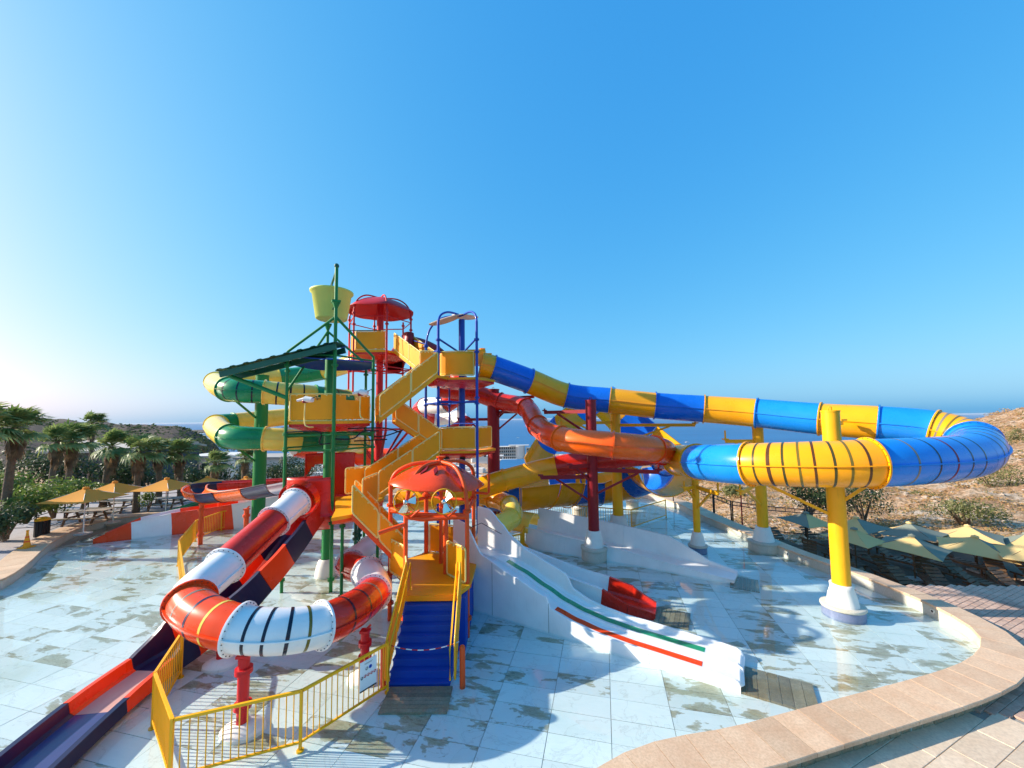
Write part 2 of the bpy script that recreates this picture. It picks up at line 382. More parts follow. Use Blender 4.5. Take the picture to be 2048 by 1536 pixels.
def leaf_mat(name, a, b_, scale=3):
    m, nt, b = new_mat(name); p = pos_node(nt)
    n1 = N(nt, 'ShaderNodeTexNoise', i_Scale=float(scale), i_Detail=3.0); nt.links.new(p, n1.inputs['Vector'])
    c = ramp(nt, n1.outputs[0], [(.35, a), (.65, b_)]).outputs[0]
    nt.links.new(c, b.inputs['Base Color']); b.inputs['Roughness'].default_value = .55
    tr = N(nt, 'ShaderNodeBsdfTranslucent'); nt.links.new(c, tr.inputs[0])
    mx = N(nt, 'ShaderNodeMixShader'); mx.inputs[0].default_value = .35
    nt.links.new(b.outputs[0], mx.inputs[1]); nt.links.new(tr.outputs[0], mx.inputs[2]); nt.links.new(mx.outputs[0], nt.nodes['Material Output'].inputs[0])
    return m
LEAF = leaf_mat('hedge_leaf', (.06, .13, .02), (.22, .30, .05)); PALML = leaf_mat('palm_leaf', (.09, .17, .04), (.34, .40, .14), 1.5)
DEADL = leaf_mat('dead_frond', (.12, .075, .035), (.27, .18, .09)); DARKL = leaf_mat('dark_leaf', (.022, .05, .018), (.07, .11, .03))
SCRUB = leaf_mat('dry_scrub', (.33, .18, .07), (.50, .33, .15)); OLIVEL = leaf_mat('olive_bush_leaf', (.10, .12, .03), (.25, .24, .08))
PLANKL = stone('silvered_plank', (.26, .22, .18), (.38, .33, .27), 3, .7, .3, rnd=.2)
TERRM = stone('shade_grey_terrace_paving', (.34, .30, .29), (.42, .38, .36), 2, .85, .2)  # shadow of palms and hedges is put into this grey stone colour
CONEM = gloss('faded_cone_plastic', (.86, .34, .02), rough=.6, coat=0)
BARK = stone('palm_bark', (.11, .075, .045), (.24, .17, .11), 9, .95, .9)

# ------------------------------------------------------------------ pool outline (measured on the coping, z = 0.35)
RZ = .35
near_px = [(1190, 1536), (1490, 1446), (1713, 1386), (1879, 1340), (1945, 1310), (1962, 1278), (1937, 1250), (1885, 1220), (1821, 1190), (1701, 1143), (1573, 1098), (1483, 1062), (1428, 1040), (1395, 1026), (1345, 1003)]
left_px = [(264, 1033), (220, 1039), (171, 1051), (122, 1073), (90, 1095), (61, 1122), (12, 1155), (-90, 1190)]
inner_c = [on(x, y, RZ) for x, y in near_px]
inner_c += [V((9.0, 30, RZ)), V((2, 32, RZ)), V((-6, 31, RZ)), V((-13, 28, RZ))]
inner_c += [on(x, y, RZ) for x, y in left_px]
inner_c += [V((-18, 7.5, RZ)), V((-16.5, 2.5, RZ)), V((-9, 1.2, RZ)), V((-2.5, 3.2, RZ))]
rim_w_c = [.85]*4+[.8, .75, .7, .6, .55, .5, .5, .7, .95, 1.0, 1.0]+[.6]*4+[1.0]*8+[.8]*4
sp, sts = spline(inner_c, 10, True)
INNER = resample(sp, .62, True)
def ring_normals(P):
    out = []
    n = len(P)
    for i in range(n):
        t = P[(i+1) % n]-P[i-1]; out.append(V((t.y, -t.x, 0)).normalized())
    return out
def poly_area(P): return sum(a.x*b.y-b.x*a.y for a, b in zip(P, P[1:]+P[:1]))/2
if poly_area(INNER) < 0: INNER.reverse()
NRM = ring_normals(INNER)           # counter-clockwise: normal points outward
def width_at(p):
    best = min(range(len(inner_c)), key=lambda i: (inner_c[i]-p).length_squared)
    ds = sorted(((inner_c[i]-p).length+.05, i) for i in range(len(inner_c)))[:3]
    return sum(rim_w_c[i]/d for d, i in ds)/sum(1/d for d, i in ds)
WID = [width_at(p) for p in INNER]
WID = [sum(WID[(i+k) % len(WID)] for k in range(-3, 4))/7 for i in range(len(WID))]
OUTER = [p+n*w_ for p, n, w_ in zip(INNER, NRM, WID)]
def inside(x, y, P):
    c = False; j = len(P)-1
    for i in range(len(P)):
        if (P[i].y > y) != (P[j].y > y) and x < (P[j].x-P[i].x)*(y-P[i].y)/(P[j].y-P[i].y)+P[i].x: c = not c
        j = i
    return c
def tile_pieces(parent, name, mat, test, ox, oy, az, tw, tl, gap, ztop, th, xr, yr, near=V((0, 5, 0)), cap=300, offset=0.0, jit=.002, stuff_name=None):
    """lay pieces on a turned grid; the nearest ones in view are objects, the rest one joined part"""
    ca, sa = math.cos(-az), math.sin(-az); cells = []
    for j in range(yr[0], yr[1]):
        for i in range(xr[0], xr[1]):
            u = (i+.5+(offset if j % 2 else 0))*tw; v = (j+.5)*tl
            x = ox+u*ca-v*sa; y = oy+u*sa+v*ca
            if test(x, y): cells.append((x, y))
    def key(c):
        x, y = c
        vis = y > 5 and abs(x) < 1.38*y
        return (0 if vis else 1, (x-near.x)**2+(y-near.y)**2)
    cells.sort(key=key)
    def shape(mb, x, y, z):
        w2, l2 = tw/2-gap, tl/2-gap; bv = min(.006, gap*1.5) if th > .02 else .0008
        top = [(-w2+bv, -l2+bv), (w2-bv, -l2+bv), (w2-bv, l2-bv), (-w2+bv, l2-bv)]; bot = [(-w2, -l2), (w2, -l2), (w2, l2), (-w2, l2)]
        vs = [(x+a*ca-b_*sa, y+a*sa+b_*ca, z) for a, b_ in top]+[(x+a*ca-b_*sa, y+a*sa+b_*ca, z-bv) for a, b_ in bot]+[(x+a*ca-b_*sa, y+a*sa+b_*ca, z-th) for a, b_ in bot]
        mb.add(vs, [(0, 1, 2, 3)]+[(k, k+4, (k+1) % 4+4, (k+1) % 4) for k in range(4)]+[(k+4, k+8, (k+1) % 4+8, (k+1) % 4+4) for k in range(4)])
    m0 = MB(); shape(m0, 0, 0, 0); first = None; og = origin(parent)
    rnd = random.Random(3)
    for x, y in cells[:cap]:
        if first is None: first = o = m0.build(name, mat); o.parent = parent
        else: o = first.copy(); C.objects.link(o)
        o.location = V((x, y, ztop+rnd.uniform(-jit, jit)))-og
    if len(cells) > cap:
        mb = MB()
        for x, y in cells[cap:]: shape(mb, x, y, ztop+rnd.uniform(-jit, jit))
        o = mb.build(stuff_name or name, mat, parent); o['kind'] = 'stuff'

# pool floor
MIDL = [p+n*w_*.5 for p, n, w_ in zip(INNER, NRM, WID)]
def flat(name, poly, z, mat, kind='structure', parent=None):
    P = [V((p.x, p.y, z)) for p in poly]; tri = tessellate_polygon([P])
    mb = MB(); fs = []
    for t in tri:
        a, b_, c = [P[i] for i in t]; fs.append(t if (b_-a).cross(c-a).z > 0 else tuple(reversed(t)))
    mb.add(P, fs)
    o = mb.build(name, mat, parent)
    if kind: o['kind'] = kind
    return o
pf = flat('pool_floor', MIDL, -.075, GROUT)
tile_pieces(pf, 'tile', MARBLE, lambda x, y: inside(x, y, OUTER) and y < 31, 0, 0, TILE_AZ, 1.2, .6, .006, -.06, .014, (-22, 22), (-8, 56), near=V((0, 4, 0)))
flat('pool_water', MIDL, 0.0, WATER)

# rim: wall, coping slabs, stone face blocks
n = len(INNER); mb = MB()
q = lambda i, P, z, k=0: (P[i % n].x+NRM[i % n].x*k, P[i % n].y+NRM[i % n].y*k, z)
vs = []; fs = []
for i in range(n):
    vs += [q(i, INNER, -.10, .04), q(i, INNER, RZ-.075, .04), q(i, OUTER, RZ-.075, -.14), q(i, OUTER, -.3, -.14)]
for i in range(n):
    j = (i+1) % n
    for k in range(3): fs.append((i*4+k, i*4+k+1, j*4+k+1, j*4+k))
rim = mb.add(vs, fs, 0, False).build('pool_rim', RENDER); rim['kind'] = 'structure'
rr_ = random.Random(5)
for i in range(n):
    if INNER[i].y > 27: pass
    j = (i+1) % n; mb = MB(); t = (INNER[j]-INNER[i]).normalized(); g = .0055
    dz = rr_.uniform(-.002, .002); gt = t*g
    to = (OUTER[j]-OUTER[i]).normalized()*g
    a0, a1, b0, b1 = INNER[i]+gt, INNER[j]-gt, OUTER[i]+to, OUTER[j]-to
    top, bot = RZ+dz, RZ-.07
    vs = []
    for zz, sh in ((bot, 0), (top-.012, 0), (top, .012)):
        for p_, s_ in ((a0, 1), (a1, 1), (b1, -1), (b0, -1)):
            nn = NRM[i]; vs.append((p_.x+nn.x*sh*s_, p_.y+nn.y*sh*s_, zz))
    fs = [(8, 9, 10, 11), (3, 2, 1, 0)]+[(k+4*l, (k+1) % 4+4*l, (k+1) % 4+4*l+4, k+4*l+4) for l in (0, 1) for k in range(4)]
    o = mb.add(vs, fs).build('coping_slab', COPING, rim)
first = None
OUTP = resample([p-nn*.135 for p, nn in zip(OUTER, NRM)], .30, True)
cnt = 0
for i in range(len(OUTP)):
    a, b_ = OUTP[i], OUTP[(i+1) % len(OUTP)]; c = (a+b_)/2
    if not (c.y < 11 and c.x > -1 and c.y > 3): continue
    if cnt >= 60: break
    cnt += 1
    t = (b_-a).normalized(); nn = V((t.y, -t.x, 0)); L = (b_-a).length-.012
    mb = MB(); d0 = rr_.uniform(.02, .05)
    cs = [(-L/2, .0), (L/2, .0), (L/2, d0), (-L/2, d0)]
    zt, zb = RZ-.078, .06
    vs = [c+t*u+nn*(v_-.03)+V((0, 0, z_-c.z)) for z_ in (zb, zt) for u, v_ in cs]+[c+nn*(d0+.015)+V((0, 0, (zb+zt)/2-c.z))]
    mb.add(vs, [(0, 3, 2, 1), (4, 5, 6, 7), (0, 1, 5, 4), (1, 2, 6, 5), (3, 0, 4, 7), (2, 3, 8), (3, 7, 8), (7, 6, 8), (6, 2, 8)])
    mb.build('stone_block', STONEB, rim)

# right pavement: smooth slabs near, pink pavers further round; joint bed below
def ribbon(name, test, near_k, far, z, mat, dz_far=0):
    mb = MB(); idx = [i for i in range(n) if test(INNER[i])]
    # keep cyclic order unbroken
    st = [i for i in idx if (i-1) % n not in idx][0]; order = []; i = st
    while i in idx: order.append(i); i = (i+1) % n
    vs = []
    for i in order:
        a = INNER[i]+NRM[i]*WID[i]*near_k; b_ = INNER[i]+NRM[i]*far; vs += [(a.x, a.y, z), (b_.x, b_.y, z+dz_far)]
    mb.add(vs, [(2*k, 2*k+1, 2*k+3, 2*k+2) for k in range(len(order)-1)])
    o = mb.build(name, mat); o['kind'] = 'structure'; return o
pav = ribbon('pavement', lambda p: p.x > -3 and p.y < 12.4, .5, 12, .040, GROUT)
def t_slab2(x, y): return not inside(x, y, MIDL) and x > -.5 and 2 < y < 7.75-.42*(x-9.4) and x < 14 and x > -1
tile_pieces(pav, 'slab', DECKT, t_slab2, 0, 0, R(-24), 1.0, .5, .004, .072, .03, (-12, 24), (-14, 34), near=V((7, 6, 0)), cap=150, offset=.5, stuff_name='slab')
def t_pav(x, y): return not inside(x, y, MIDL) and x > 8 and y >= 7.95-.42*(x-9.4) and y < 13.9-.05*(x-12) and x < 25
tile_pieces(pav, 'paver', PAVER, t_pav, 0, 0, R(-24), .30, .15, .004, .085, .04, (-20, 130), (0, 170), near=V((12.5, 9.5, 0)), cap=300, offset=.5, jit=.003, stuff_name='paver')
# ------------------------------------------------------------------ slide builders
def ring_prof(r, t, n=28):
    """closed loop: outer circle then inner circle is not one loop, so tubes are built as two sweeps"""
    return circ(r, n)
def arc(r, a0, a1, n): return [(r*math.cos(a0+(a1-a0)*i/n), r*math.sin(a0+(a1-a0)*i/n)) for i in range(n+1)]
def tube_slide(name, label, pts, D, cols, per=8, bands=None, flange=True, flcols=None, rib=True, n=28, cat='water slide', bolts=False, group=None, proto=None, loc=None, skipfl=(), fw=.055):
    """closed flume: control points sit on the flange joints; cols[i] is the section from joint i to i+1"""
    root = thing(name, label, cat, loc or pts[0], group)
    P, T = spline(pts, per); r = D/2
    for i, col in enumerate(cols):
        seg = P[i*per:(i+1)*per+1]
        mb = MB(); mb.sweep(seg, circ(r, n), caps=False); mb.sweep(seg, circ(r-.02, n), caps=False)
        if rib:
            for s_ in (-1, 1): mb.sweep(seg, [(s_*(r-.005), -.014), (s_*(r+.045), -.014), (s_*(r+.045), .014), (s_*(r-.005), .014)], sm=False)
        o = mb.build('tube_section', col, root)
        if bands and bands.get(i):
            bl = bands[i]; L = len(seg)-1; dense = resample(seg, .03); M = len(dense)-1
            for k, bm in enumerate(bl):
                c = int(M*(k+1)/(len(bl)+1)); a = max(0, c-1); e = min(M, c+1)
                MB().sweep(dense[a:e+1], circ(r+.004, n), caps=False).build('colour_band', bm, o)
    for i in range(len(pts)):
        if not flange or i in skipfl: continue
        k = min(i*per, len(P)-1); t = (P[min(k+1, len(P)-1)]-P[max(k-1, 0)]).normalized()
        a, b_ = P[k]-t*.022, P[k]+t*.022
        fc = (flcols or {}).get(i, cols[min(i, len(cols)-1)])
        mb = MB().sweep([a, b_], circ(r+.055, n), sm=True) if False else MB()
        c0 = circ(r+fw, n); c1 = circ(r-.015, n)
        mb.sweep([a, b_], c0, caps=False); vs = []
        sd = t.cross(V((0, 0, 1))).normalized(); uu = sd.cross(t)
        for p in (a, b_):
            for c in (c0, c1): vs += [p+sd*x+uu*y for x, y in c]
        fs = [(j, (j+1) % n, n+(j+1) % n, n+j) for j in range(n)]+[(2*n+j, 3*n+j, 3*n+(j+1) % n, 2*n+(j+1) % n) for j in range(n)]
        mb.add(vs, fs)
        o = mb.build('flange', fc, root)
        if bolts:
            bb = MB(); nb = 24
            for j in range(nb):
                an = 2*math.pi*(j+.5)/nb; d = sd*math.cos(an)+uu*math.sin(an)
                for s_ in (-1, 1):
                    c = P[k]+d*(r+fw*.55)+t*s_*.022
                    bb.cyl(c, c+t*s_*.014, .011, n=5, sm=False)
            bo = bb.build('bolt_row', BOLT, o); bo['kind'] = 'stuff'
    return root, P
def half_prof(r, th=.03, a0=-math.pi, a1=0.0, n=16, lip=.05):
    i_ = arc(r, a0, a1, n); o_ = arc(r+th, a1, a0, n)
    (ax, ay), (bx, by) = i_[-1], i_[0]
    rim_r = [(ax+th+lip, ay), (ax+th+lip, ay-.025)]; rim_l = [(bx-th-lip, by-.025), (bx-th-lip, by)]
    return i_+rim_r+o_+rim_l
def open_slide(name, label, pts, prof, cols, per=8, cat='water slide', ups=None, supports=True):
    root = thing(name, label, cat, pts[0]); P, T = spline(pts, per)
    for i, col in enumerate(cols):
        seg = P[i*per:(i+1)*per+1]
        us = None
        if ups:
            us = []
            for k in range(len(seg)):
                t = k/per; us.append((V(ups[i])*(1-t)+V(ups[i+1])*t).normalized())
        MB().sweep(seg, prof, ups=us).build('flume_section', col, root)
        if i:
            t = (P[i*per+1]-P[i*per-1]).normalized(); pf = [(a*1.0, b) for a, b in prof]
            m = len(prof)//2
            MB().sweep([P[i*per]-t*.02, P[i*per]+t*.02], [(a*1.05, b*1.05-.004) for a, b in prof], ups=[us[0]]*2 if us else None).build('flange', cols[i], root)
    return root, P
def column(name, label, x, y, ztop, r, mat, cone=True, base_r=None, plinth=None, cap=True, arms=(), cone_h=None, group=None, dy=.42):
    y += dy; arms = [(h, (e[0], e[1]+dy, e[2])) for h, e in arms]
    """steel column on a white cone; arms: list of (height, end point)"""
    root = thing(name, label, 'column', (x, y, -.05), group)
    z0 = 0
    if plinth:
        pr, ph, ell = plinth
        MB().lathe((x, y, 0), [(pr, -.06), (pr, ph*.72)], 32, sx=ell).build('mosaic_band', BTILE if ph < .4 else PLINTH, root)
        MB().lathe((x, y, 0), [(pr*.0+.01, ph*.72), (pr+.02, ph*.72), (pr+.03, ph*.78), (pr+.03, ph*.95), (pr+.01, ph), (.01, ph)], 32, sx=ell).build('plinth', PLINTH, root); z0 = ph
    ch = 0
    if cone:
        br = base_r or r*2; ch = cone_h or br*1.0
        prof = [(br, z0-.02 if z0 else -.06), (br, z0+.04), (br*.96, z0+.06), (br*.88, z0+ch*.45), (br*.72, z0+ch*.8), (r*1.28, z0+ch), (r*1.02, z0+ch)]
        MB().lathe((x, y, 0), prof, 28).build('base_cone', WHITE2, root)
    mb = MB().cyl((x, y, z0+ch-.3 if cone else -.05), (x, y, ztop), r, n=24)
    if cap: mb.cyl((x, y, ztop), (x, y, ztop+.05), r*1.06, n=24)
    sh = mb.build('shaft', mat, root)
    if cap:
        ey = [(x-.05, y, ztop+.05), (x-.05, y, ztop+.16), (x+.05, y, ztop+.16), (x+.05, y, ztop+.05)]
        MB().pipe(ey, .014, 6).build('lifting_eye', mat, sh)
    for h, e in arms:
        e = V(e); a = V((x, y, h)); d = (V((e.x, e.y, h))-a)
        L = d.length; mb = MB(); s0 = a+d.normalized()*r*.8
        mb.beam(s0, V((e.x, e.y, h)), .09, .16)
        mb.beam(a+V((0, 0, -min(1.0, L*.55)))+d.normalized()*r*.8, a+d*.7+V((0, 0, -.07)), .07, .09)
        o = mb.build('bracket_arm', mat, root)
        MB().box((e.x, e.y, h+.10), (.22, .22, .06)).cyl((e.x, e.y, h), (e.x, e.y, max(e.z, h+.1)), .04, n=8).build('saddle', mat, root)
    return root
def small_post(name, label, x, y, ztop, r, mat, group=None, base=True):
    root = thing(name, label, 'support post', (x, y, -.05), group)
    if base: MB().lathe((x+.02, y, 0), [(.34, -.06), (.33, .0), (.27, .05), (.18, .10), (r*1.4, .12), (r*.5, .12)], 20, sx=1.25).build('base_disc', WHITE2, root)
    MB().cyl((x, y, -.04), (x, y, ztop), r, n=16).build('shaft', mat, root)
    for h in (.38, ztop-.30):
        MB().cyl((x, y, h), (x, y, h+.05), r*1.5, n=16).cyl((x, y, h+.055), (x, y, h+.105), r*1.5, n=16).build('collar', mat, root)
    MB().box((x, y, ztop+.03), (r*2.2, r*1.8, .05)).beam((x, y, ztop+.03), (x+.12, y, ztop+.16), .06, .05).build('saddle', mat, root)
    return root

# ------------------------------------------------------------------ 1. red and white closed loop slide (front left)
lp = [at(592, 1004, 12.6), at(548, 1043, 11.5), at(450, 1132, 9.6), at(381, 1204, 8.35), at(478, 1257, 7.65), at(642, 1250, 8.2), at(745, 1187, 10.2), at(735, 1146, 12.0), at(700, 1128, 13.0), at(738, 1098, 14.6)]
loop_root, LP = tube_slide('loop_slide', 'red and white closed tube slide looping round the front left of the pool', lp, .84,
    [WHITE, RED, WHITE, ORR, WHITE, RED, WHITE, RED, WHITE], per=12, bolts=True, fw=.075,
    flcols={0: WHITE, 1: WHITE, 2: WHITE, 3: ORR, 4: WHITE, 5: WHITE, 6: WHITE, 7: WHITE, 8: WHITE, 9: WHITE},
    bands={3: [GREYB, NAVY, YPALE], 4: [DKB, DKB, DKB, OLIVE], 5: [DKB, DKB, GREYB]})
pg = 'red posts under the loop slide'
small_post('support_post', 'red post in front of the loop slide, behind the yellow picket railing', *on(484, 1456, 0).to_2d()[:], 1.34, .105, REDP, pg)
small_post('support_post', 'red post behind the left bend of the loop slide with its foot in clear view', *on(441, 1325, 0).to_2d()[:], 1.4, .095, REDP, pg)
q_ = at(730, 1300, 9.1); small_post('support_post', 'red post under the right bend of the loop slide next to the notice board', q_.x, q_.y, 1.0, .10, REDP, pg)
# green tower rear post with collars seen beside the stairs
# ------------------------------------------------------------------ 2. blue and yellow closed slide high over the pool
hp = [at(962, 731, 19.3), at(985, 736, 19.4), at(1058, 762, 19.9), at(1133, 791, 20.2), at(1220, 801, 19.6), at(1310, 811, 19.1), at(1408, 818, 18.4), at(1513, 826, 17.3), at(1640, 838, 15.7), at(1756, 846, 14.5),
      at(1868, 858, 13.5), shear((14.35, 12.35, 5.32)), at(1930, 912, 11.35), at(1738, 926, 10.45), at(1500, 928, 12.0), at(1395, 924, 14.6), at(1356, 920, 17.0), at(1330, 925, 19.5)]
# bend kept wide of the frame edge
hp[11] = at(1945, 884, 12.5)
Y, B_, SB = YEL, BLUE, SKYB
hi_root, HP = tube_slide('closed_flume', 'blue and yellow closed flume running high over the pool and turning back at the right', hp, 1.28,
    [Y, B_, Y, B_, Y, B_, Y, SB, Y, SB, Y, SB, SB, Y, SB, Y, B_], per=12, n=36, bolts=True, fw=.06,
    bands={10: [GREYB, OLIVE, GREYB, OLIVE], 11: [DKB, DKB, OLIVE, DKB], 12: [DKB, DKB, WINE, DKB, GREYB], 13: [BROWN, OLIVE, DOLI, BROWN, OLIVE, DOLI, BROWN, DOLI]},
    flcols={2: B_, 10: Y, 12: SB, 13: Y, 14: Y, 16: Y}, skipfl=(12,))
# ------------------------------------------------------------------ 3. dark red turning orange closed slide, ends yellow
op = [at(880, 778, 22.3), at(945, 785, 22.5), at(1000, 803, 22.3), at(1052, 815, 21.0), at(1076, 852, 18.6), at(1122, 877, 16.0), at(1226, 890, 14.7), at(1308, 898, 15.2), at(1322, 905, 16.6), at(1230, 915, 17.5), at(1112, 934, 17.9), at(1010, 960, 18.1), at(905, 992, 18.2), at(800, 1003, 18.4)]
tube_slide('closed_flume', 'red turning orange closed flume bending behind the dark red column', op, 1.0,
    [RED, RED, RED, ORR, ORR, ORG, ORG, ORR, RED, RED, YEL, YEL, YEL], per=10, n=28, flcols={5: ORG, 6: ORG, 7: ORR, 10: YEL, 11: YEL})
yp = [at(930, 985, 19.6), at(982, 996, 19.2), at(1018, 1010, 18.2), at(1022, 1036, 16.9), at(986, 1058, 16.2), at(975, 1090, 17.0), at(1045, 1108, 18.0)]
tube_slide('tube_slide_end', 'mustard yellow tube curling down beside the top of the white double slide', yp, .86, [YEL, YEL, YPALE, YPALE, YEL, YEL], per=10, n=24, flcols={2: YEL, 3: YPALE})
# ------------------------------------------------------------------ 4. green and yellow spiral flume, left
cx, cy, rr = -11.65, 20.0, 3.5
def gz(a): return interp_([(60, 9.3), (90, 9.0), (180, 8.1), (270, 7.35), (360, 6.95), (450, 6.5), (540, 5.9), (630, 5.35), (720, 4.9), (760, 4.6)], a)
def interp_(t, x):
    for (a, va), (b_, vb) in zip(t, t[1:]):
        if x <= b_: return va+(vb-va)*(x-a)/(b_-a)
    return t[-1][1]
def hel(a): return shear((cx+rr*math.cos(R(a)), cy+rr*math.sin(R(a)), gz(a)))
gseq = [(86, GREEN), (127, YPALE), (167, GREEN), (184, YPALE), (262, GREEN), (286, YPALE), (318, GREEN), (345, YPALE), (385, YPALE), (425, GREEN), (480, YPALE), (527, GREEN), (545, YPALE), (622, GREEN), (646, YPALE), (668, GREEN), (700, YPALE), (740, YPALE)]
gp = [V((-8.4, 21.9, 9.55))]+[hel(a) for a, _ in gseq]
gc = [YPALE]+[c for _, c in gseq[:-1]]
tube_slide('spiral_slide', 'green and pale yellow spiral tube slide coiling at the left of the towers', gp, 1.0, gc, per=8, n=24,
    bands={5: [DKB, DKB, DKB], 6: [DKB, DKB, DKB], 7: [DKB], 14: []})
column('support_column', 'thick green column standing inside the green and yellow spiral', -13.1, 19.7, 8.4, .30, GREENP, cone=True, arms=[(7.2, (-13.9, 17.9, 7.3)), (5.0, (-13.9, 17.9, 5.1)), (5.5, (-11.0, 16.4, 5.9))], group='green columns')
# ------------------------------------------------------------------ 5. rear red and white spiral
wp = [V((-6.9, 22.4, 9.3)), at(818, 690, 25.5), at(870, 706, 27.5), at(905, 745, 27), at(925, 775, 25.5), at(893, 808, 25.0), at(850, 812, 27), at(838, 828, 30), at(868, 838, 32), at(912, 834, 31), at(930, 846, 29), at(898, 866, 28.3), at(850, 868, 29)]
tube_slide('spiral_slide', 'red and white spiral tube slide glimpsed behind the blue poles', wp, 1.1, [WINE, WINE, WINE, RED, RED, WHITE, RED, RED, WHITE, WHITE, RED, WHITE], per=8, n=22)
zp = [at(715, 868, 24), at(650, 872, 24.5), at(598, 880, 26), at(598, 898, 27.5), at(650, 905, 26.5), at(720, 912, 25.5), at(790, 915, 25)]
tube_slide('tube_slide_end', 'white and red tube bend low behind the green tower', zp, 1.15, [YEL, WHITE, WHITE, ORR, WHITE, ORR], per=8, n=22)
# ------------------------------------------------------------------ 6. big blue and yellow boomerang trough at the back
hpz = half_prof(1.75, .05, R(-172), R(-8), 20, .06)
bp_ = [at(1338, 925, 19.8), at(1300, 915, 21.5), at(1255, 935, 23.0), at(1190, 948, 23.5), at(1130, 950, 22.8), at(1085, 950, 21.8), at(1035, 955, 21.3), at(985, 955, 21.6), at(930, 950, 22.5)]
open_slide('boomerang_trough', 'wide open blue and yellow trough slide behind the orange flume', bp_, hpz, [YEL, B_, YEL, B_, YEL, YEL, B_, YEL], per=8)
bw = [at(1335, 905, 25.2), at(1290, 868, 26.5), at(1248, 830, 27.2), at(1215, 798, 27.6), at(1204, 790, 27.8)]
open_slide('boomerang_wall', 'steep blue and yellow wall slide rising behind the yellow column', bw, half_prof(1.3, .06, R(-160), R(-20), 16), [YEL, B_, YEL, SKYB], per=6, ups=[(-.2, -1, .6)]*5)
bw2 = [at(1200, 795, 27.4), at(1165, 822, 26.8), at(1130, 850, 26.0), at(1098, 890, 25.0), at(1075, 930, 24.0)]
open_slide('boomerang_wall', 'sand and blue wall slide seen edge-on behind the dark red column', bw2, half_prof(.85, .06, R(-150), R(-30), 14), [SKYB, YEL, B_, YEL], per=6, ups=[(.5, -1, .3)]*5)
for k, (x, y, Y_) in enumerate([(1152, 840, 24.8), (1225, 835, 25.6)]):
    pass
# ------------------------------------------------------------------ columns of the high slides
def G(px, py): p = on(px, py, 0); return p.x, p.y-.42
column('support_column', 'thick bright yellow column on an oval tiled plinth at the right of the pool', *G(1687, 1228), 6.10, .235, YELP, base_r=.40, cone_h=.60, plinth=(.51, .30, 1.06),
       arms=[(3.95, (7.2, 12.4, 4.0)), (3.95, (10.6, 10.9, 4.05)), (5.72, (12.3, 14.0, 5.2))], group='yellow columns')
column('support_column', 'yellow column on a round tiled plinth beside the coping', *G(1528, 1098), 5.45, .225, YELP, base_r=.43, cone_h=.60, plinth=(.62, .40, 1.0), arms=[(4.85, (9.9, 17.6, 5.35)), (3.0, (8.9, 14.9, 3.4))], group='yellow columns')
column('support_column', 'slim yellow column between the white chute and the coping', *G(1396, 1102), 3.15, .15, YELP, base_r=.31, cone_h=.55, plinth=(.38, .30, 1.0), arms=[(2.85, (7.5, 16.7, 3.2)), (2.85, (8.4, 15.6, 3.3))], group='yellow columns')
column('support_column', 'yellow column holding the high flume in the middle of the pool', *G(1237, 1060), 6.2, .27, YELP, base_r=.56, cone_h=.80, arms=[(5.75, (2.5, 19.4, 6.2)), (5.6, (9.0, 18.6, 5.9)), (4.6, (4.0, 20.5, 4.8))], group='yellow columns')
for px, py, Y_, lab in ((1152, 800, 24.6, 'thin yellow column left of the pair behind the picket fence'), (1163, 800, 25.4, 'thin yellow column right of the pair behind the picket fence'), (1258, 800, 26.2, 'thin yellow column behind the thick one in the middle')):
    p = at(px, py, Y_); column('support_column', lab, p.x, p.y, 3.1, .14, YELP, base_r=.3, cone_h=.4, plinth=(.4, .45, 1), group='yellow columns', dy=0)
column('support_column', 'dark wine red column on a cream plinth in the middle of the pool', *G(1189, 1116), 6.75, .23, WINE, base_r=.42, cone_h=.66, plinth=(.54, .52, 1.0),
       arms=[(3.45, (1.2, 16.5, 3.5)), (3.75, (6.0, 15.6, 4.1)), (3.95, (2.4, 16.0, 4.1)), (6.3, (1.6, 18.6, 6.5))], group='wine red columns')
column('support_column', 'tall wine red column left of the sea view', -1.1, 22.0, 7.7, .35, WINE, base_r=.6, arms=[(6.9, (.4, 21.6, 6.9)), (6.4, (.9, 21.5, 6.9)), (6.0, (-3.2, 22.3, 6.9)), (7.2, (1.2, 20.6, 7.6))], group='wine red columns')
CREAMW = gloss('sun_bleached_cream', (.66, .52, .36), rough=.5, coat=.05)
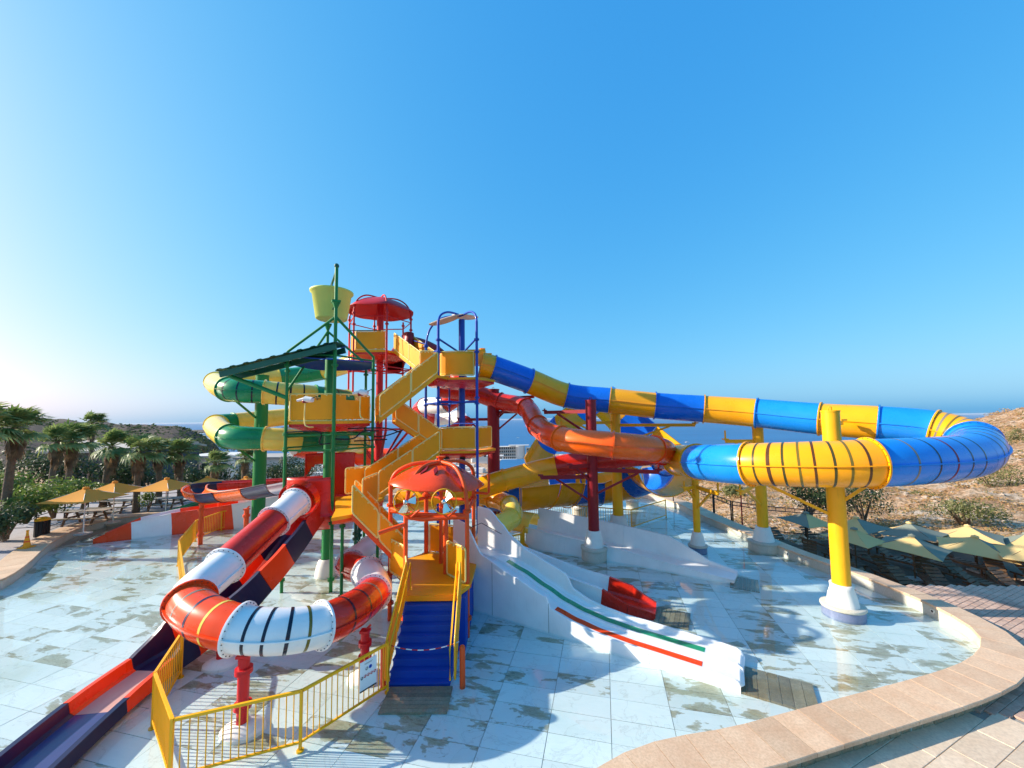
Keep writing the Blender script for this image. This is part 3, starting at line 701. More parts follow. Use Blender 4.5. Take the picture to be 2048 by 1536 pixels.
# ------------------------------------------------------------------ tower parts
def pole(parent, x, y, z0, z1, r, mat, collars=(), sub=None):
    mb = MB().cyl((x, y, z0), (x, y, z1), r, n=12)
    for c in collars: mb.cyl((x, y, c), (x, y, c+.035), r*1.9, n=12).cyl((x, y, c+.045), (x, y, c+.08), r*1.9, n=12)
    return mb.build('pole', mat, parent)
def rpath(a, b, u, h, rc=.09):
    """rounded rectangle in the plane of a->b and u"""
    a = V(a); b = V(b); t = (b-a).normalized(); up = V(u); c = [a, b, b+up*h, a+up*h]; out = []
    for i in range(4):
        p, pv, nx = c[i], c[i-1], c[(i+1) % 4]
        d0 = (pv-p).normalized(); d1 = (nx-p).normalized()
        for k in range(4):
            s_ = k/3; out.append((p+d0*rc)*(1-s_)**2+p*(2*s_*(1-s_))+(p+d1*rc)*s_**2)
    return out
def gpanel(parent, a, b, h=.95, mat=None, fr=None, gap=.05, castle=False, name='guard_panel', r=.026):
    """framed sheet between two ground points a and b (3-D, may slope)"""
    mat = mat or YPAN; fr = fr or CREAM
    a = V(a); b = V(b); t = (b-a); th = V((t.y, -t.x, 0)).normalized()*.012; t.normalize()
    a1 = a+t*gap+V((0, 0, .06)); b1 = b-t*gap+V((0, 0, .06)); up = V((0, 0, 1)); hh = h-.12
    if castle:
        L = (b1-a1).length
        q_ = [a1, b1, b1+up*hh, a1+t*(L*.72)+up*hh, a1+t*(L*.72)+up*(hh-.17), a1+t*(L*.30)+up*(hh-.17), a1+t*(L*.30)+up*hh, a1+up*hh]
    else: q_ = [a1, b1, b1+up*hh, a1+up*hh]
    o = MB().prism([p-th/2 for p in q_], th).build(name, mat, parent)
    rp = rpath(a+t*.015+V((0, 0, .02)), b-t*.015+V((0, 0, .02)), up, h-.04)
    mb = MB(); P = rp+[rp[0]]
    for p, q2 in zip(P, P[1:]): mb.cyl(p, q2, r, n=6, caps=False)
    mb.build('panel_frame', fr, o)
    cl = MB()
    for k in range(4):
        for z_ in (0, h-.11):
            c = a.lerp(b, (k+.7)/4.4)+V((0, 0, z_+.035)); cl.box(c, (.05, .05, .04))
    cl.build('clip', fr, o)['kind'] = 'stuff'
    return o
def curved_panel(parent, cx, cy, r, a0, a1, z0, z1, mat, name='guard_panel', hole=None, n=20, m=10, flare=0):
    mb = MB(); vs = []; fs = []; th = .025
    for lay in (0, th):
        for j in range(m+1):
            for i in range(n+1):
                a = R(a0+(a1-a0)*i/n); k = j/m; rr_ = r+lay+flare*(1-k)**2
                vs.append((cx+rr_*math.cos(a), cy+rr_*math.sin(a), z0+(z1-z0)*k))
    W = n+1; S = W*(m+1)
    def cut(i, j):
        if not hole: return False
        u = (i+.5)/n; v = (j+.5)/m; return ((u-hole[0])/hole[2])**2+((v-hole[1])/hole[3])**2 < 1
    for j in range(m):
        for i in range(n):
            if cut(i, j): continue
            f = (j*W+i, j*W+i+1, (j+1)*W+i+1, (j+1)*W+i); fs.append(f); fs.append(tuple(S+q_ for q_ in reversed(f)))
    for i in range(n): fs.append((i, i+1, S+i+1, S+i)); fs.append((m*W+i, m*W+i+1, S+m*W+i+1, S+m*W+i))
    for j in range(m): fs.append((j*W, (j+1)*W, S+(j+1)*W, S+j*W)); fs.append((j*W+n, (j+1)*W+n, S+(j+1)*W+n, S+j*W+n))
    return mb.add(vs, fs, 0, True).build(name, mat, parent)
def deck(parent, poly, z, mat, under=RED, th=.10):
    p = [(x, y, z) for x, y in poly]
    MB().prism([(x, y, z-th) for x, y in poly], (0, 0, th)).build('deck', mat, parent)
    if under:
        cx_ = sum(x for x, y in poly)/len(poly); cy_ = sum(y for x, y in poly)/len(poly)
        mb = MB(); k = len(poly); f1, f2 = .97, .55
        vs = [(cx_+(x-cx_)*f1, cy_+(y-cy_)*f1, z-th-.003) for x, y in poly]+[(cx_+(x-cx_)*f1, cy_+(y-cy_)*f1, z-th-.10) for x, y in poly]+[(cx_+(x-cx_)*f2, cy_+(y-cy_)*f2, z-th-.30) for x, y in poly]
        fs = [(i, (i+1) % k, k+(i+1) % k, k+i) for i in range(k)]+[(k+i, k+(i+1) % k, 2*k+(i+1) % k, 2*k+i) for i in range(k)]+[tuple(range(3*k-1, 2*k-1, -1))]
        mb.add(vs, fs).build('deck_underside', under, parent)
def hexa(cx, cy, s): return [(cx+s*math.cos(R(60*k)), cy+s*math.sin(R(60*k))) for k in range(6)]
def beams(parent, pairs, w_, h, mat, name='brace', pipe=True):
    for a, b in pairs:
        (MB().cyl(a, b, w_, n=8) if pipe else MB().beam(a, b, w_, h)).build(name, mat, parent)
def flight(label, a, b, width, nst, step_mat=AMB, pan=YPAN, panel_h=.95, sides=(1, -1), stringer=AMB, name='stair_flight', skirt=.0, group='stair flights between the towers'):
    """a = foot, b = head of the flight (centre line)"""
    a = V(a); b = V(b); root = thing(name, label, 'stairs', a, group)
    hd = V((b.x-a.x, b.y-a.y, 0)); L = hd.length; hd.normalize(); sd = V((hd.y, -hd.x, 0)); rise = b.z-a.z
    for k in range(nst):
        c = a+hd*(L*(k+.5)/nst)+V((0, 0, rise*(k+1)/nst-.02)); M = Matrix((hd, -sd, V((0, 0, 1)))).transposed()
        mb = MB().box(c, (L/nst+.03, width-.04, .04), rot=M).box(c+V((0, 0, -rise/nst/2))-hd*(L/nst/2), (.02, width-.04, rise/nst), rot=M)
        for e in (-.3, 0, .3): mb.box(c+sd*e*width+V((0, 0, .022)), (L/nst*.7, .05, .006), rot=M)
        mb.build('step', step_mat, root)
    for s_ in sides:
        p, q_ = a+sd*s_*width/2, b+sd*s_*width/2
        t = (q_-p).normalized()
        MB().prism([p-V((0, 0, .12)), q_-V((0, 0, .12)), q_+V((0, 0, .10)), p+V((0, 0, .10))], sd*.035*s_).build('stringer', stringer, root)
        m1 = p.lerp(q_, .52)
        for u, v in ((p, m1-t*.01), (m1+t*.01, q_)): gpanel(root, u+V((0, 0, .08))+sd*s_*.05, v+V((0, 0, .08))+sd*s_*.05, panel_h-.08, pan, CREAM, gap=.035, r=.026)
    return root
def canopy(parent, c, r, drop, mat, lobes=6, th=.03, tilt=None, name='canopy', depth=.06):
    mb = MB(); n_, m_ = 48, 8; vs = []
    T = tilt or Matrix.Identity(3); c = V(c)
    for lay in (0, -th):
        for j in range(m_+1):
            for i in range(n_):
                a = 2*math.pi*i/n_; k = j/m_; rr_ = r*k*(1-.0*k); sc = 1-.05*k*abs(math.sin(a*lobes/2))
                z = -drop*k**2.1+lay+depth*k*math.cos(a*lobes)*.5
                vs.append(c+T @ V((rr_*sc*math.cos(a), rr_*sc*math.sin(a), z)))
    S = n_*(m_+1); fs = []
    for j in range(m_):
        for i in range(n_):
            f = (j*n_+i, j*n_+(i+1) % n_, (j+1)*n_+(i+1) % n_, (j+1)*n_+i); fs += [f, tuple(S+q_ for q_ in reversed(f))]
    for i in range(n_): fs.append((m_*n_+i, m_*n_+(i+1) % n_, S+m_*n_+(i+1) % n_, S+m_*n_+i))
    return mb.add(vs, fs, 0, True).build(name, mat, parent)
def arch(parent, x, y, z, cx_, cy_, zc, r, mat, name='roof_arm'):
    P = [V((x, y, z-.3)), V((x, y, z)), V((x+(cx_-x)*.12, y+(cy_-y)*.12, z+(zc-z)*.55)), V((x+(cx_-x)*.45, y+(cy_-y)*.45, z+(zc-z)*.92)), V((cx_, cy_, zc))]
    return MB().pipe(spline(P, 6)[0], r, 8).build(name, mat, parent)

FIX = (.42, 1.035)
# ------------------------------------------------------------------ green tower with the tipping bucket
gx, gy, gs = -7.4, 15.2, 1.75
GT = thing('play_tower', 'green tower with two yellow decks, sloping roof and tipping bucket frame', 'play tower', (gx, gy, -.06), 'play towers')
H = hexa(gx, gy, gs)      # 0 right, 1 back right, 2 back left, 3 left, 4 front left, 5 front right
tops = {0: 8.55, 1: 8.5, 2: 11.9, 3: 6.9, 4: 8.5, 5: 11.65}
for k, (x, y) in enumerate(H): pole(GT, x, y, -.06, tops[k], .055 if k not in (2, 5) else .062, GREENP, [.34, 2.3, 4.9, 5.5, 7.95])
MB().lathe((gx, gy, 0), [(.42, -.06), (.42, .02), (.38, .3), (.30, .55), (.24, .60)], 28).build('base_cone', WHITE2, GT)
MB().cyl((gx, gy, .5), (gx, gy, 8.6), .205, n=24).cyl((gx, gy, 2.2), (gx, gy, 2.25), .55, n=24).build('main_column', GREENP, GT)
for k in range(6):
    a, b_ = H[k], H[(k+1) % 6]
    for z in (5.5, 4.95, 8.35): MB().cyl((*a, z), (*b_, z), .035, n=8).build('ring_beam', GREENP, GT)
    if k % 2 == 0:
        for z in (5.45, 2.3): MB().cyl((gx, gy, z), (*a, z), .04, n=8).build('ring_beam', GREENP, GT)
x5, y5 = H[5]; x2, y2 = H[2]
beams(GT, [((x5, y5, 9.75), (*H[4], 8.5)), ((x5, y5, 9.75), (*H[0], 8.5)), ((x2, y2, 9.9), (*H[1], 8.45)), ((x2, y2, 9.9), (*H[3], 7.2))], .05, 0, GREENP)
MB().cyl((x5, y5, 11.45), (x2, y2, 11.6), .045, n=8).sphere((x5, y5, 11.62), .09).sphere((x2, y2, 11.3), .08).build('crossbar', DGREEN, GT)
for (x, y, z) in ((x5, y5, 10.3), (x2, y2, 10.2)):
    MB().box((x, y, z), (.30, .30, .07), rz=R(30)).lathe((x, y, z-.25), [(.06, 0), (.15, .22)], 8).build('pivot_bracket', GREENP, GT)
deck(GT, hexa(gx, gy, gs-.06), 6.0, AMB, RED)
deck(GT, hexa(gx, gy, gs-.06), 2.7, AMB, RED)
ins = lambda p, k=.93: (gx+(p[0]-gx)*k, gy+(p[1]-gy)*k)
gpanel(GT, (*ins(H[4]), 6.0), (*ins(H[5]), 6.0), 1.0, castle=True)
gpanel(GT, (*ins(H[5]), 6.0), (*ins(H[0]), 6.0), 1.0, castle=True)
gpanel(GT, (*ins(H[3]), 6.0), (*ins(H[4]), 6.0), 1.0)
gpanel(GT, (*ins(H[2]), 6.0), (*ins(H[3]), 6.0), 1.0)
gpanel(GT, (*ins(H[3]), 2.7), (*ins(H[4]), 2.7), 1.05)
gpanel(GT, (*ins(H[1]), 2.9), (*ins(H[0]), 2.9), 1.05)
# red moulded walls of the lower deck
curved_panel(GT, gx, gy-.15, 1.58, -122, -54, 2.62, 3.98, RED, 'moulded_wall', flare=.10)
curved_panel(GT, gx-.1, gy+.1, 1.5, 70, 150, 2.7, 4.62, RED, 'moulded_wall', hole=(.72, .48, .24, .26), n=32, m=20)
t_ = (LP[1]-LP[0]).normalized(); l0_ = inv(LP[0])
MB().sweep([l0_-t_*.35, l0_-t_*.06], circ(.62, 24), caps=False).sweep([l0_-t_*.35, l0_-t_*.06], circ(.50, 24), caps=False).build('mouth_rim', RED, GT)
curved_panel(GT, gx, gy, 1.62, -116, -60, 2.0, 2.6, RED, 'lower_skirt', flare=-.5)
# blue roof leaves and the corrugated sloping roof
for a0 in (-60, 180-60, 60):
    mb = MB(); vs = []; n_ = 14
    for lay in (0, .03):
        for i in range(n_+1):
            u = i/n_; a = R(a0-58+116*u); ro = 1.72; e = math.sin(math.pi*u)
            vs.append((gx+ro*math.cos(a), gy+ro*math.sin(a), 8.28+lay-.10*e)); vs.append((gx+.25*math.cos(a), gy+.25*math.sin(a), 8.42+lay))
    S = 2*(n_+1); fs = []
    for i in range(n_):
        f = (2*i, 2*i+2, 2*i+3, 2*i+1); fs += [f, tuple(S+q_ for q_ in reversed(f)), (2*i, 2*i+2, S+2*i+2, S+2*i)]
    mb.add(vs, fs, 0, True).build('roof_leaf', BLUEP, GT)
def corr(x0, x1, y0, y1, z0, z1):
    mb = MB(); n_ = 72; vs = []
    for lay in (0, .02):
        for i in range(n_+1):
            u = i/n_; zz = z0+(z1-z0)*u+.035*(1 if (i % 8) in (1, 2, 3) else 0)
            for yy in (y0, y1): vs.append((x0+(x1-x0)*u, yy, zz+lay))
    S = 2*(n_+1); fs = []
    for i in range(n_):
        f = (2*i, 2*i+1, 2*i+3, 2*i+2); fs += [f, tuple(S+q_ for q_ in reversed(f)), (2*i, 2*i+2, S+2*i+2, S+2*i), (2*i+1, 2*i+3, S+2*i+3, S+2*i+1)]
    fs += [(0, 1, S+1, S), (S-2, S-1, 2*S-1, 2*S-2)]
    return mb.add(vs, fs)
corr(-10.6, -6.3, 13.25, 14.25, 7.78, 8.75).build('roof_sheet', DGREEN, GT)
for yy in (13.35, 14.15): MB().beam((-10.5, yy, 7.66), (-6.35, yy, 8.60), .07, .20).build('roof_beam', DGREEN, GT)
for u in (.18, .5, .82): MB().beam((-10.5+4.15*u, 13.4, 7.66+.94*u), (-10.5+4.15*u, 14.1, 7.66+.94*u), .05, .08).build('roof_beam', DGREEN, GT)
MB().cyl((-10.45, 13.75, 7.66), (H[4][0], H[4][1], 6.85), .075, n=8).build('brace', GREENP, GT)
# pipework under the upper deck
for pts in ([(-6.6, 13.7, 5.35), (-5.9, 13.9, 5.35), (-5.7, 14.3, 5.6), (-5.2, 14.6, 5.6)], [(-8.2, 13.6, 5.62), (-7.0, 13.6, 5.62), (-7.0, 13.6, 5.2), (-6.6, 13.6, 5.2)],
            [(-6.4, 14.6, 5.7), (-5.2, 15.2, 5.7), (-4.6, 15.5, 5.5)], [(-6.5, 15.6, 5.5), (-5.4, 15.4, 5.35), (-4.6, 15.9, 5.6)], [(-6.3, 15.0, 5.2), (-5.0, 15.0, 5.25)]):
    MB().pipe(spline([V(p) for p in pts], 5)[0], .028, 6).build('water_pipe', BLACKP, GT)
for px, py, yy in ((711, 1080, 14.6), (718, 1080, 15.0)):
    p = at(px, py, yy); pole(GT, p.x, p.y, -.06, 2.9, .06, DGREEN, [.5, .7, 1.2, 1.5, 1.7])
# tipping bucket hangs in the frame
BK = thing('tipping_bucket', 'lime yellow tipping bucket hung at the top of the green frame', 'bucket', (gx-.02, gy, 10.0))
bz = 10.02
MB().lathe((gx, gy, bz), [(.02, .0), (.55, .0), (.60, .03), (.76, 1.06), (.83, 1.08), (.83, 1.14), (.78, 1.15), (.745, 1.1), (.57, .06), (.02, .05)], 36).build('shell', LIME, BK)
dv = V((x5-x2, y5-y2, 0)).normalized()
for s_ in (-1, 1): MB().cyl(V((gx, gy, 10.3))+dv*s_*.6, V((gx, gy, 10.3))+dv*s_*1.72, .035, n=8).build('pivot_pin', DGREEN, BK)
hk = [V((gx, gy, 11.5)), V((gx, gy, 11.25)), V((gx+.1, gy-.05, 11.1)), V((gx, gy, 10.9)), V((gx, gy, 10.1))]
MB().pipe(spline(hk, 5)[0], .03, 6).build('filling_pipe', DGREEN, BK)
for s_ in (0, 1):
    lab = ['white water cannon on a bent cream post, nearest the left green pole', 'white water cannon on a bent cream post, nearest the right green pole'][s_]
    c = at(612, 800, 13.35) if s_ == 0 else at(722, 786, 13.9)
    wc = thing('water_cannon', lab, 'water cannon', c-V((0, 0, .9)), 'water cannons on the green tower')
    MB().pipe(spline([c+V((.14, .25, -.92)), c+V((.12, -.05, -.9)), c+V((0, -.06, -.75)), c+V((0, -.05, -.05))], 5)[0], .022, 8).build('post', CREAM, wc)
    MB().cyl(c+V((-.28, -.05, -.02)), c+V((.0, -.05, .04)), .04, .06, n=12).cyl(c+V((0, -.05, .02)), c+V((.28, -.10, .0)), .11, .085, n=14).build('barrel', WHITE2, wc)
    MB().lathe(c+V((0, -.05, -.10)), [(.0, 0), (.09, .0), (.10, .1), (.0, .1)], 12).build('swivel', WINE, wc)
    MB().pipe([c+V((.28, -.1, .05)), c+V((.42, -.1, .12)), c+V((.44, -.1, -.02))], .015, 6).build('handle', BOLT, wc)

# ------------------------------------------------------------------ red tower
rx, ry = -7.46, 21.2
RT = thing('play_tower', 'tall red tower at the back under a red leaf canopy', 'play tower', (rx, ry, -.06), 'play towers')
HR = hexa(rx, ry, 1.75)
for x, y in HR: pole(RT, x, y, 5.4, 11.75, .05, REDP, [6.6, 8.7, 10.9, 11.5])
MB().cyl((rx, ry, -.06), (rx, ry, 12.5), .19, n=20).cyl((rx, ry, 1.0), (rx, ry, 5.0), .24, n=20).build('main_column', REDP, RT)
for k in range(6):
    a, b_ = HR[k], HR[(k+1) % 6]
    for z in (8.75, 11.35, 5.5): MB().cyl((*a, z), (*b_, z), .03, n=6).build('ring_beam', REDP, RT)
    MB().cyl((*a, 8.7), (rx, ry, 8.7), .04, n=8).build('ring_beam', REDP, RT)
    MB().cyl((*a, 5.5), (rx, ry, 3.4), .07, n=8).build('strut', WINE if k % 2 else REDP, RT)
    if k != 1: arch(RT, a[0], a[1], 11.7, rx, ry, 12.75, .04, REDP)
canopy(RT, (rx, ry, 12.72), 1.88, .78, REDP, 6)
deck(RT, hexa(rx, ry, 1.7), 9.6, AMB, RED)
for k in (3, 4, 2): gpanel(RT, (*((lambda p: (rx+(p[0]-rx)*.93, ry+(p[1]-ry)*.93))(HR[k])), 9.62), (*((lambda p: (rx+(p[0]-rx)*.93, ry+(p[1]-ry)*.93))(HR[(k+1) % 6])), 9.62), 1.0)
MB().cyl(at(694, 661, 20), at(762, 661, 20), .02, n=6).build('water_pipe', BLACKP, RT)
MB().pipe([at(817, 668, 21.2), at(818, 695, 21), at(812, 712, 21)], .30, 14).build('slide_hood', WINE, RT)
MB().cyl(at(822, 672, 22.2), at(822, 690, 22.2), .20, n=14).build('vent_stub', WINE, RT)

# ------------------------------------------------------------------ blue tower
bx, by = -2.44, 18.3
BT = thing('play_tower', 'blue tower with four slender poles and a split cream canopy', 'play tower', (bx, by, -.06), 'play towers')
bps = [(-4.2, 18.3), (-3.31, 16.8), (-1.57, 16.8), (-3.3, 19.8)]
for i, (x, y) in enumerate(bps): pole(BT, x, y, -.06 if i else 4.6, [9.6, 10.25, 10.3, 9.2][i], .062 if i < 3 else .045, BLUEP, [6.65, 6.9, 8.9, 9.45][:4 if i != 3 else 3])
MB().cyl((bx, by, -.06), (bx, by, 10.75), .15, n=20).build('main_column', BLUEP, BT)
for a, b_, z in ((0, 1, 9.05), (1, 2, 6.75), (0, 1, 6.75), (0, 3, 6.75), (0, 3, 9.0)): MB().cyl((*bps[a], z), (*bps[b_], z), .04, n=8).build('ring_beam', BLUEP, BT)
for i in range(4): MB().cyl((*bps[i], 6.8 if i else 9.1), (bx, by, 6.8 if i else 9.1), .05, n=8).build('ring_beam', BLUEP, BT); MB().cyl((*bps[i], 9.55 if i in (1, 2) else 8.9), (bx, by, 9.1), .045, n=8).build('ring_beam', BLUEP, BT)
for i in (0, 1, 2): arch(BT, bps[i][0], bps[i][1], [9.6, 10.3, 10.35][i], bx, by, 10.95, .05, BLUEP)
def leaf(parent, c, L, W, az, tilt, mat, name='canopy_leaf', th=.025):
    mb = MB(); n_, m_ = 20, 6; vs = []; M = Matrix.Rotation(R(az), 3, 'Z') @ Matrix.Rotation(R(tilt), 3, 'Y'); c = V(c)
    for lay in (0, -th):
        for i in range(n_+1):
            u = i/n_; hw = W/2*math.sin(math.pi*(u*.96+.02))**.62
            for j in range(m_+1):
                v = 2*j/m_-1; vs.append(c+M @ V((L*u, hw*v, lay-.16*v*v*hw-.35*L*.25*(u**2))))
    Wd = m_+1; S = Wd*(n_+1); fs = []
    for i in range(n_):
        for j in range(m_):
            f = (i*Wd+j, i*Wd+j+1, (i+1)*Wd+j+1, (i+1)*Wd+j); fs += [f, tuple(S+q_ for q_ in reversed(f))]
        for j in (0, m_): fs.append((i*Wd+j, (i+1)*Wd+j, S+(i+1)*Wd+j, S+i*Wd+j))
    return mb.add(vs, fs, 0, True).build(name, mat, parent)
leaf(BT, (bx+.1, by-.1, 11.0), 1.75, 1.35, 200, 14, CREAMW); leaf(BT, (bx-.5, by+.1, 11.02), 1.3, 1.0, 5, -2, WHITE2)
deck(BT, hexa(bx, by, 1.62), 7.85, AMB, RED)
deck(BT, hexa(bx, by, 1.62), 4.6, AMB, RED)
curved_panel(BT, bx, by+.2, 1.72, -118, -64, 7.95, 8.95, YPAN)
rp = [V((bx+1.74*math.cos(R(a)), by+.2+1.74*math.sin(R(a)), 8.98)) for a in range(-120, -61, 6)]; rp2 = [p-V((0, 0, 1.06)) for p in rp]
mb = MB().pipe(rp, .022, 6).pipe(rp2, .022, 6); [mb.cyl(a, b_, .022, n=6) for a, b_ in ((rp[0], rp2[0]), (rp[-1], rp2[-1]))]; mb.build('panel_frame', CREAM, BT)
gpanel(BT, (-3.25, 16.83, 4.68), (-1.62, 16.83, 4.68), 1.0)
gpanel(BT, (-1.6, 16.85, 4.68), (-1.0, 18.1, 4.68), 1.0)
gpanel(BT, (-4.1, 18.3, 7.9), (-3.3, 19.7, 7.9), 1.0)
MB().box((-1.75, 18.9, 9.0), (.9, .8, .7)).build('slide_entry_box', YEL, BT)
MB().box((-1.35, 19.2, 8.55), (.62, 1.35, 1.25), rz=R(5)).lathe((-1.5, 19.2, 9.15), [(.16, 0), (.12, .15), (.14, .33), (.17, .36)], 14).build('slide_entry_hood', YEL, BT)
MB().cyl((-2.7, 17.4, 5.82), (-1.57, 16.8, 5.82), .025, n=6).build('water_pipe', BLUEP, BT)
MB().cyl((-4.2, 18.3, 9.6), (-5.75, 21.1, 10.4), .025, n=6).build('water_pipe', BLUEP, BT)
for px in (846, 893, 925):
    p = at(px, 907, 17.6); MB().lathe(p, [(.13, -.25), (.16, -.1), (.12, .05), (.08, .14)], 12).build('valve', BLACKP if px != 846 else WINE, BT)

# ------------------------------------------------------------------ stair flights
flight('long yellow flight rising from the green tower deck to the upper blue tower deck', (-5.42, 15.05, 6.0), (-3.35, 16.15, 7.85), .95, 9)
flight('yellow flight climbing left from the blue tower to the red tower', (-3.55, 17.8, 7.9), (-5.9, 20.3, 9.6), .95, 8)
flight('yellow flight descending right under the long flight to the lower blue deck', (-3.35, 17.2, 4.6), (-5.15, 16.35, 6.0), .95, 7)
flight('yellow flight from the lower blue deck down left to the yellow landing', (-5.3, 14.15, 3.2), (-3.45, 16.2, 4.6), .95, 7)
fa = (on(775, 1138, 1.4)+V((*on(848, 1062, 2.4).to_2d(), 1.4)))/2; fb = (on(676, 1030, 3.2)+V((*on(736, 955, 4.2).to_2d(), 3.2)))/2
flight('flight with red steps between yellow panels leading down to the orange tower', fa, fb, .88, 8, step_mat=RED, stringer=ORP)
LD = thing('landing', 'yellow landing deck between the green tower and the red steps', 'landing', (-5.6, 13, 3.1))
deck(LD, [(-5.28, 10.95), (-4.62, 11.6), (-4.75, 12.6), (-4.75, 14.0), (-5.6, 14.9), (-6.3, 14.1), (-6.2, 13.2), (-5.6, 11.9)], 3.2, AMB, ORP)
gpanel(LD, (-6.3, 14.2, 3.25), (-5.6, 14.85, 3.25), 1.0); gpanel(LD, (-4.72, 11.8, 3.2), (-4.72, 13.2, 3.2), 1.0)
for x, y in ((-5.5, 12.2), (-4.85, 13.6)): pole(LD, x, y, -.06, 3.1, .05, GREENP, [.4, 2.6])
LD2 = thing('landing', 'yellow landing deck high between the blue tower and the two upper flights', 'landing', (-3.6, 17.0, 7.7))
deck(LD2, [(-4.0, 16.7), (-3.2, 15.9), (-2.9, 16.8), (-3.0, 18.0), (-4.0, 18.0)], 7.85, AMB, RED)
gpanel(LD2, (-3.9, 15.75, 7.85), (-3.3, 15.85, 7.85), 1.0)

# ------------------------------------------------------------------ orange entrance tower
OT = thing('play_tower', 'low orange tower at the front under an orange leaf canopy', 'play tower', (-2.4, 11.9, -.06), 'play towers')
ops = [(-3.80, 11.7, 4.05), (-3.08, 10.8, 3.45), (-1.32, 10.75, 3.55), (-1.33, 12.7, 4.2), (-3.05, 13.3, 3.8), (-2.05, 11.45, 3.4)]
for i, (x, y, zt) in enumerate(ops): pole(OT, x, y, -.06, zt, .062 if i < 4 else .075, ORP, [.42, 1.3, 3.35])
MB().cyl((-2.35, 12.3, -.06), (-2.35, 12.3, 4.5), .06, n=12).build('main_column', ORP, OT)
ap = V((-2.28, 11.9, 4.68))
for i in (0, 1, 2, 3): arch(OT, ops[i][0], ops[i][1], ops[i][2], ap.x, ap.y, ap.z, .06, ORP)
canopy(OT, ap-V((.08, .05, .06)), 1.5, .58, ORR, 5, tilt=Matrix.Rotation(R(4), 3, 'Y'), depth=.05)
MB().lathe(ap-V((0, 0, .1)), [(.16, 0), (.16, .08), (.09, .1), (.09, .22), (.14, .22), (.14, .27)], 14, caps=True).build('finial', ORP, OT)
for k in range(5):
    a = R(-90+(k-2)*26); c = ap+V((.80*math.cos(a), .80*math.sin(a), -.18)); d = V((math.cos(a), math.sin(a), -.55)).normalized(); sd_ = V((-math.sin(a), math.cos(a), 0)); nn_ = V((math.cos(a)*.5, math.sin(a)*.5, .85)).normalized()
    MB().prism([c-d*.22, c+sd_*.07, c+d*.22, c-sd_*.07], nn_*.03).build('leaf_mark', WINE, OT)
for i, j, z in ((0, 1, 3.3), (1, 2, 3.3), (2, 3, 3.35), (0, 4, 3.3), (4, 3, 3.3), (0, 2, 3.2)): MB().cyl((ops[i][0], ops[i][1], z), (ops[j][0], ops[j][1], z), .05 if i else .06, n=8).build('ring_beam', ORP, OT)
MB().pipe([V((-3.08, 10.8, 3.25)), V((-2.6, 10.7, 3.2)), V((-1.32, 10.75, 3.25))], .07, 10).build('ring_beam', ORP, OT)
MB().pipe([V((-1.33, 12.7, 3.55)), V((-.85, 12.5, 3.55)), V((-.8, 12.45, 3.6)), V((-.8, 12.45, 4.15))], .045, 8).cyl((-.8, 12.45, 4.15), (-.8, 12.45, 4.2), .06, n=8).build('spray_pipe', ORP, OT)
MB().pipe([V((-3.08, 10.75, 3.05)), V((-3.5, 10.6, 2.95)), V((-3.75, 10.5, 2.88))], .06, 8).build('spray_pipe', ORP, OT)
deck(OT, [(-2.86, 10.06), (-1.53, 10.06), (-1.22, 10.7), (-1.2, 12.7), (-3.0, 13.45), (-3.95, 12.2), (-3.2, 10.95)], 1.4, AMB, None, .1)
for a, b_ in (((-2.86, 10.06), (-2.0, 11.3)), ((-1.9, 10.06), (-2.1, 11.2))): pass
MB().box((-2.2, 10.035, 1.33), (1.36, .05, .14)).build('deck_nosing', YPAN, OT)
MB().prism([(-2.95, 10.1, -.05), (-1.3, 10.1, -.05), (-1.3, 12.4, -.05), (-3.0, 12.6, -.05)], (0, 0, 1.33)).build('plinth_box', STEPB, OT)
gpanel(OT, (-3.78, 11.6, 1.42), (-3.1, 10.85, 1.42), 1.0); gpanel(OT, (-3.05, 10.7, 1.42), (-2.86, 10.1, 1.42), .8)
gpanel(OT, (-2.0, 11.35, 1.42), (-1.35, 10.65, 1.42), 1.0); gpanel(OT, (-2.95, 13.25, 1.42), (-1.4, 12.8, 1.42), 1.0)
for k, (px, py, yy, lab) in enumerate(((812, 1004, 10.65, 'left'), (888, 1003, 10.6, 'right'))):
    c = at(px, py, yy)
    bz_ = thing('water_spinner', 'polished bladed spinner in a brass ring by the left poles of the orange tower' if k == 0 else 'polished bladed spinner in a brass ring in the middle of the orange tower front', 'spinner', c, 'spinners on the orange tower')
    mb = MB(); ring = [c+V((.34*math.cos(a), 0, .34*math.sin(a))) for a in [2*math.pi*i/28 for i in range(29)]]
    for p, q_ in zip(ring, ring[1:]): mb.cyl(p, q_, .018, n=6, caps=False)
    mb.build('ring', YELP, bz_)
    for q_, mt in enumerate((CHROME, YPAN, CHROME)):
        a0 = R(20+q_*120+k*35); vs = []
        for j in range(5):
            for i in range(5):
                r_ = .06+.24*j/4; a = a0+R(52)*(i/4-.5); vs.append(c+V((r_*math.cos(a), (i/4-.5)*.16*(.4+j/4)-.03, r_*math.sin(a))))
        n0 = len(vs); vs += [v+V((0, .012, 0)) for v in vs]; fs = []
        for j in range(4):
            for i in range(4): f = (j*5+i, j*5+i+1, j*5+i+6, j*5+i+5); fs += [f, tuple(n0+t for t in reversed(f))]
        MB().add(vs, fs, 0, True).build('blade', mt, bz_)
    MB().sphere(c+V((0, -.03, 0)), .075, 14).build('hub', CHROME, bz_)
    for s_ in (0, 1): 
        a = R(40+95*s_); MB().beam(c+V((-.33*math.cos(a), .02, -.33*math.sin(a))), c+V((.33*math.cos(a), .02, .33*math.sin(a))), .02, .02).build('spoke', ORP, bz_)
    MB().cyl(c+V((.0, .0, -.34)), c+V((.05, .25, -.5)), .03, n=8).cyl(c+V((.05, .25, -.5)), c+V((.3, .3, -.3)), .03, n=8).build('stalk', ORP, bz_)
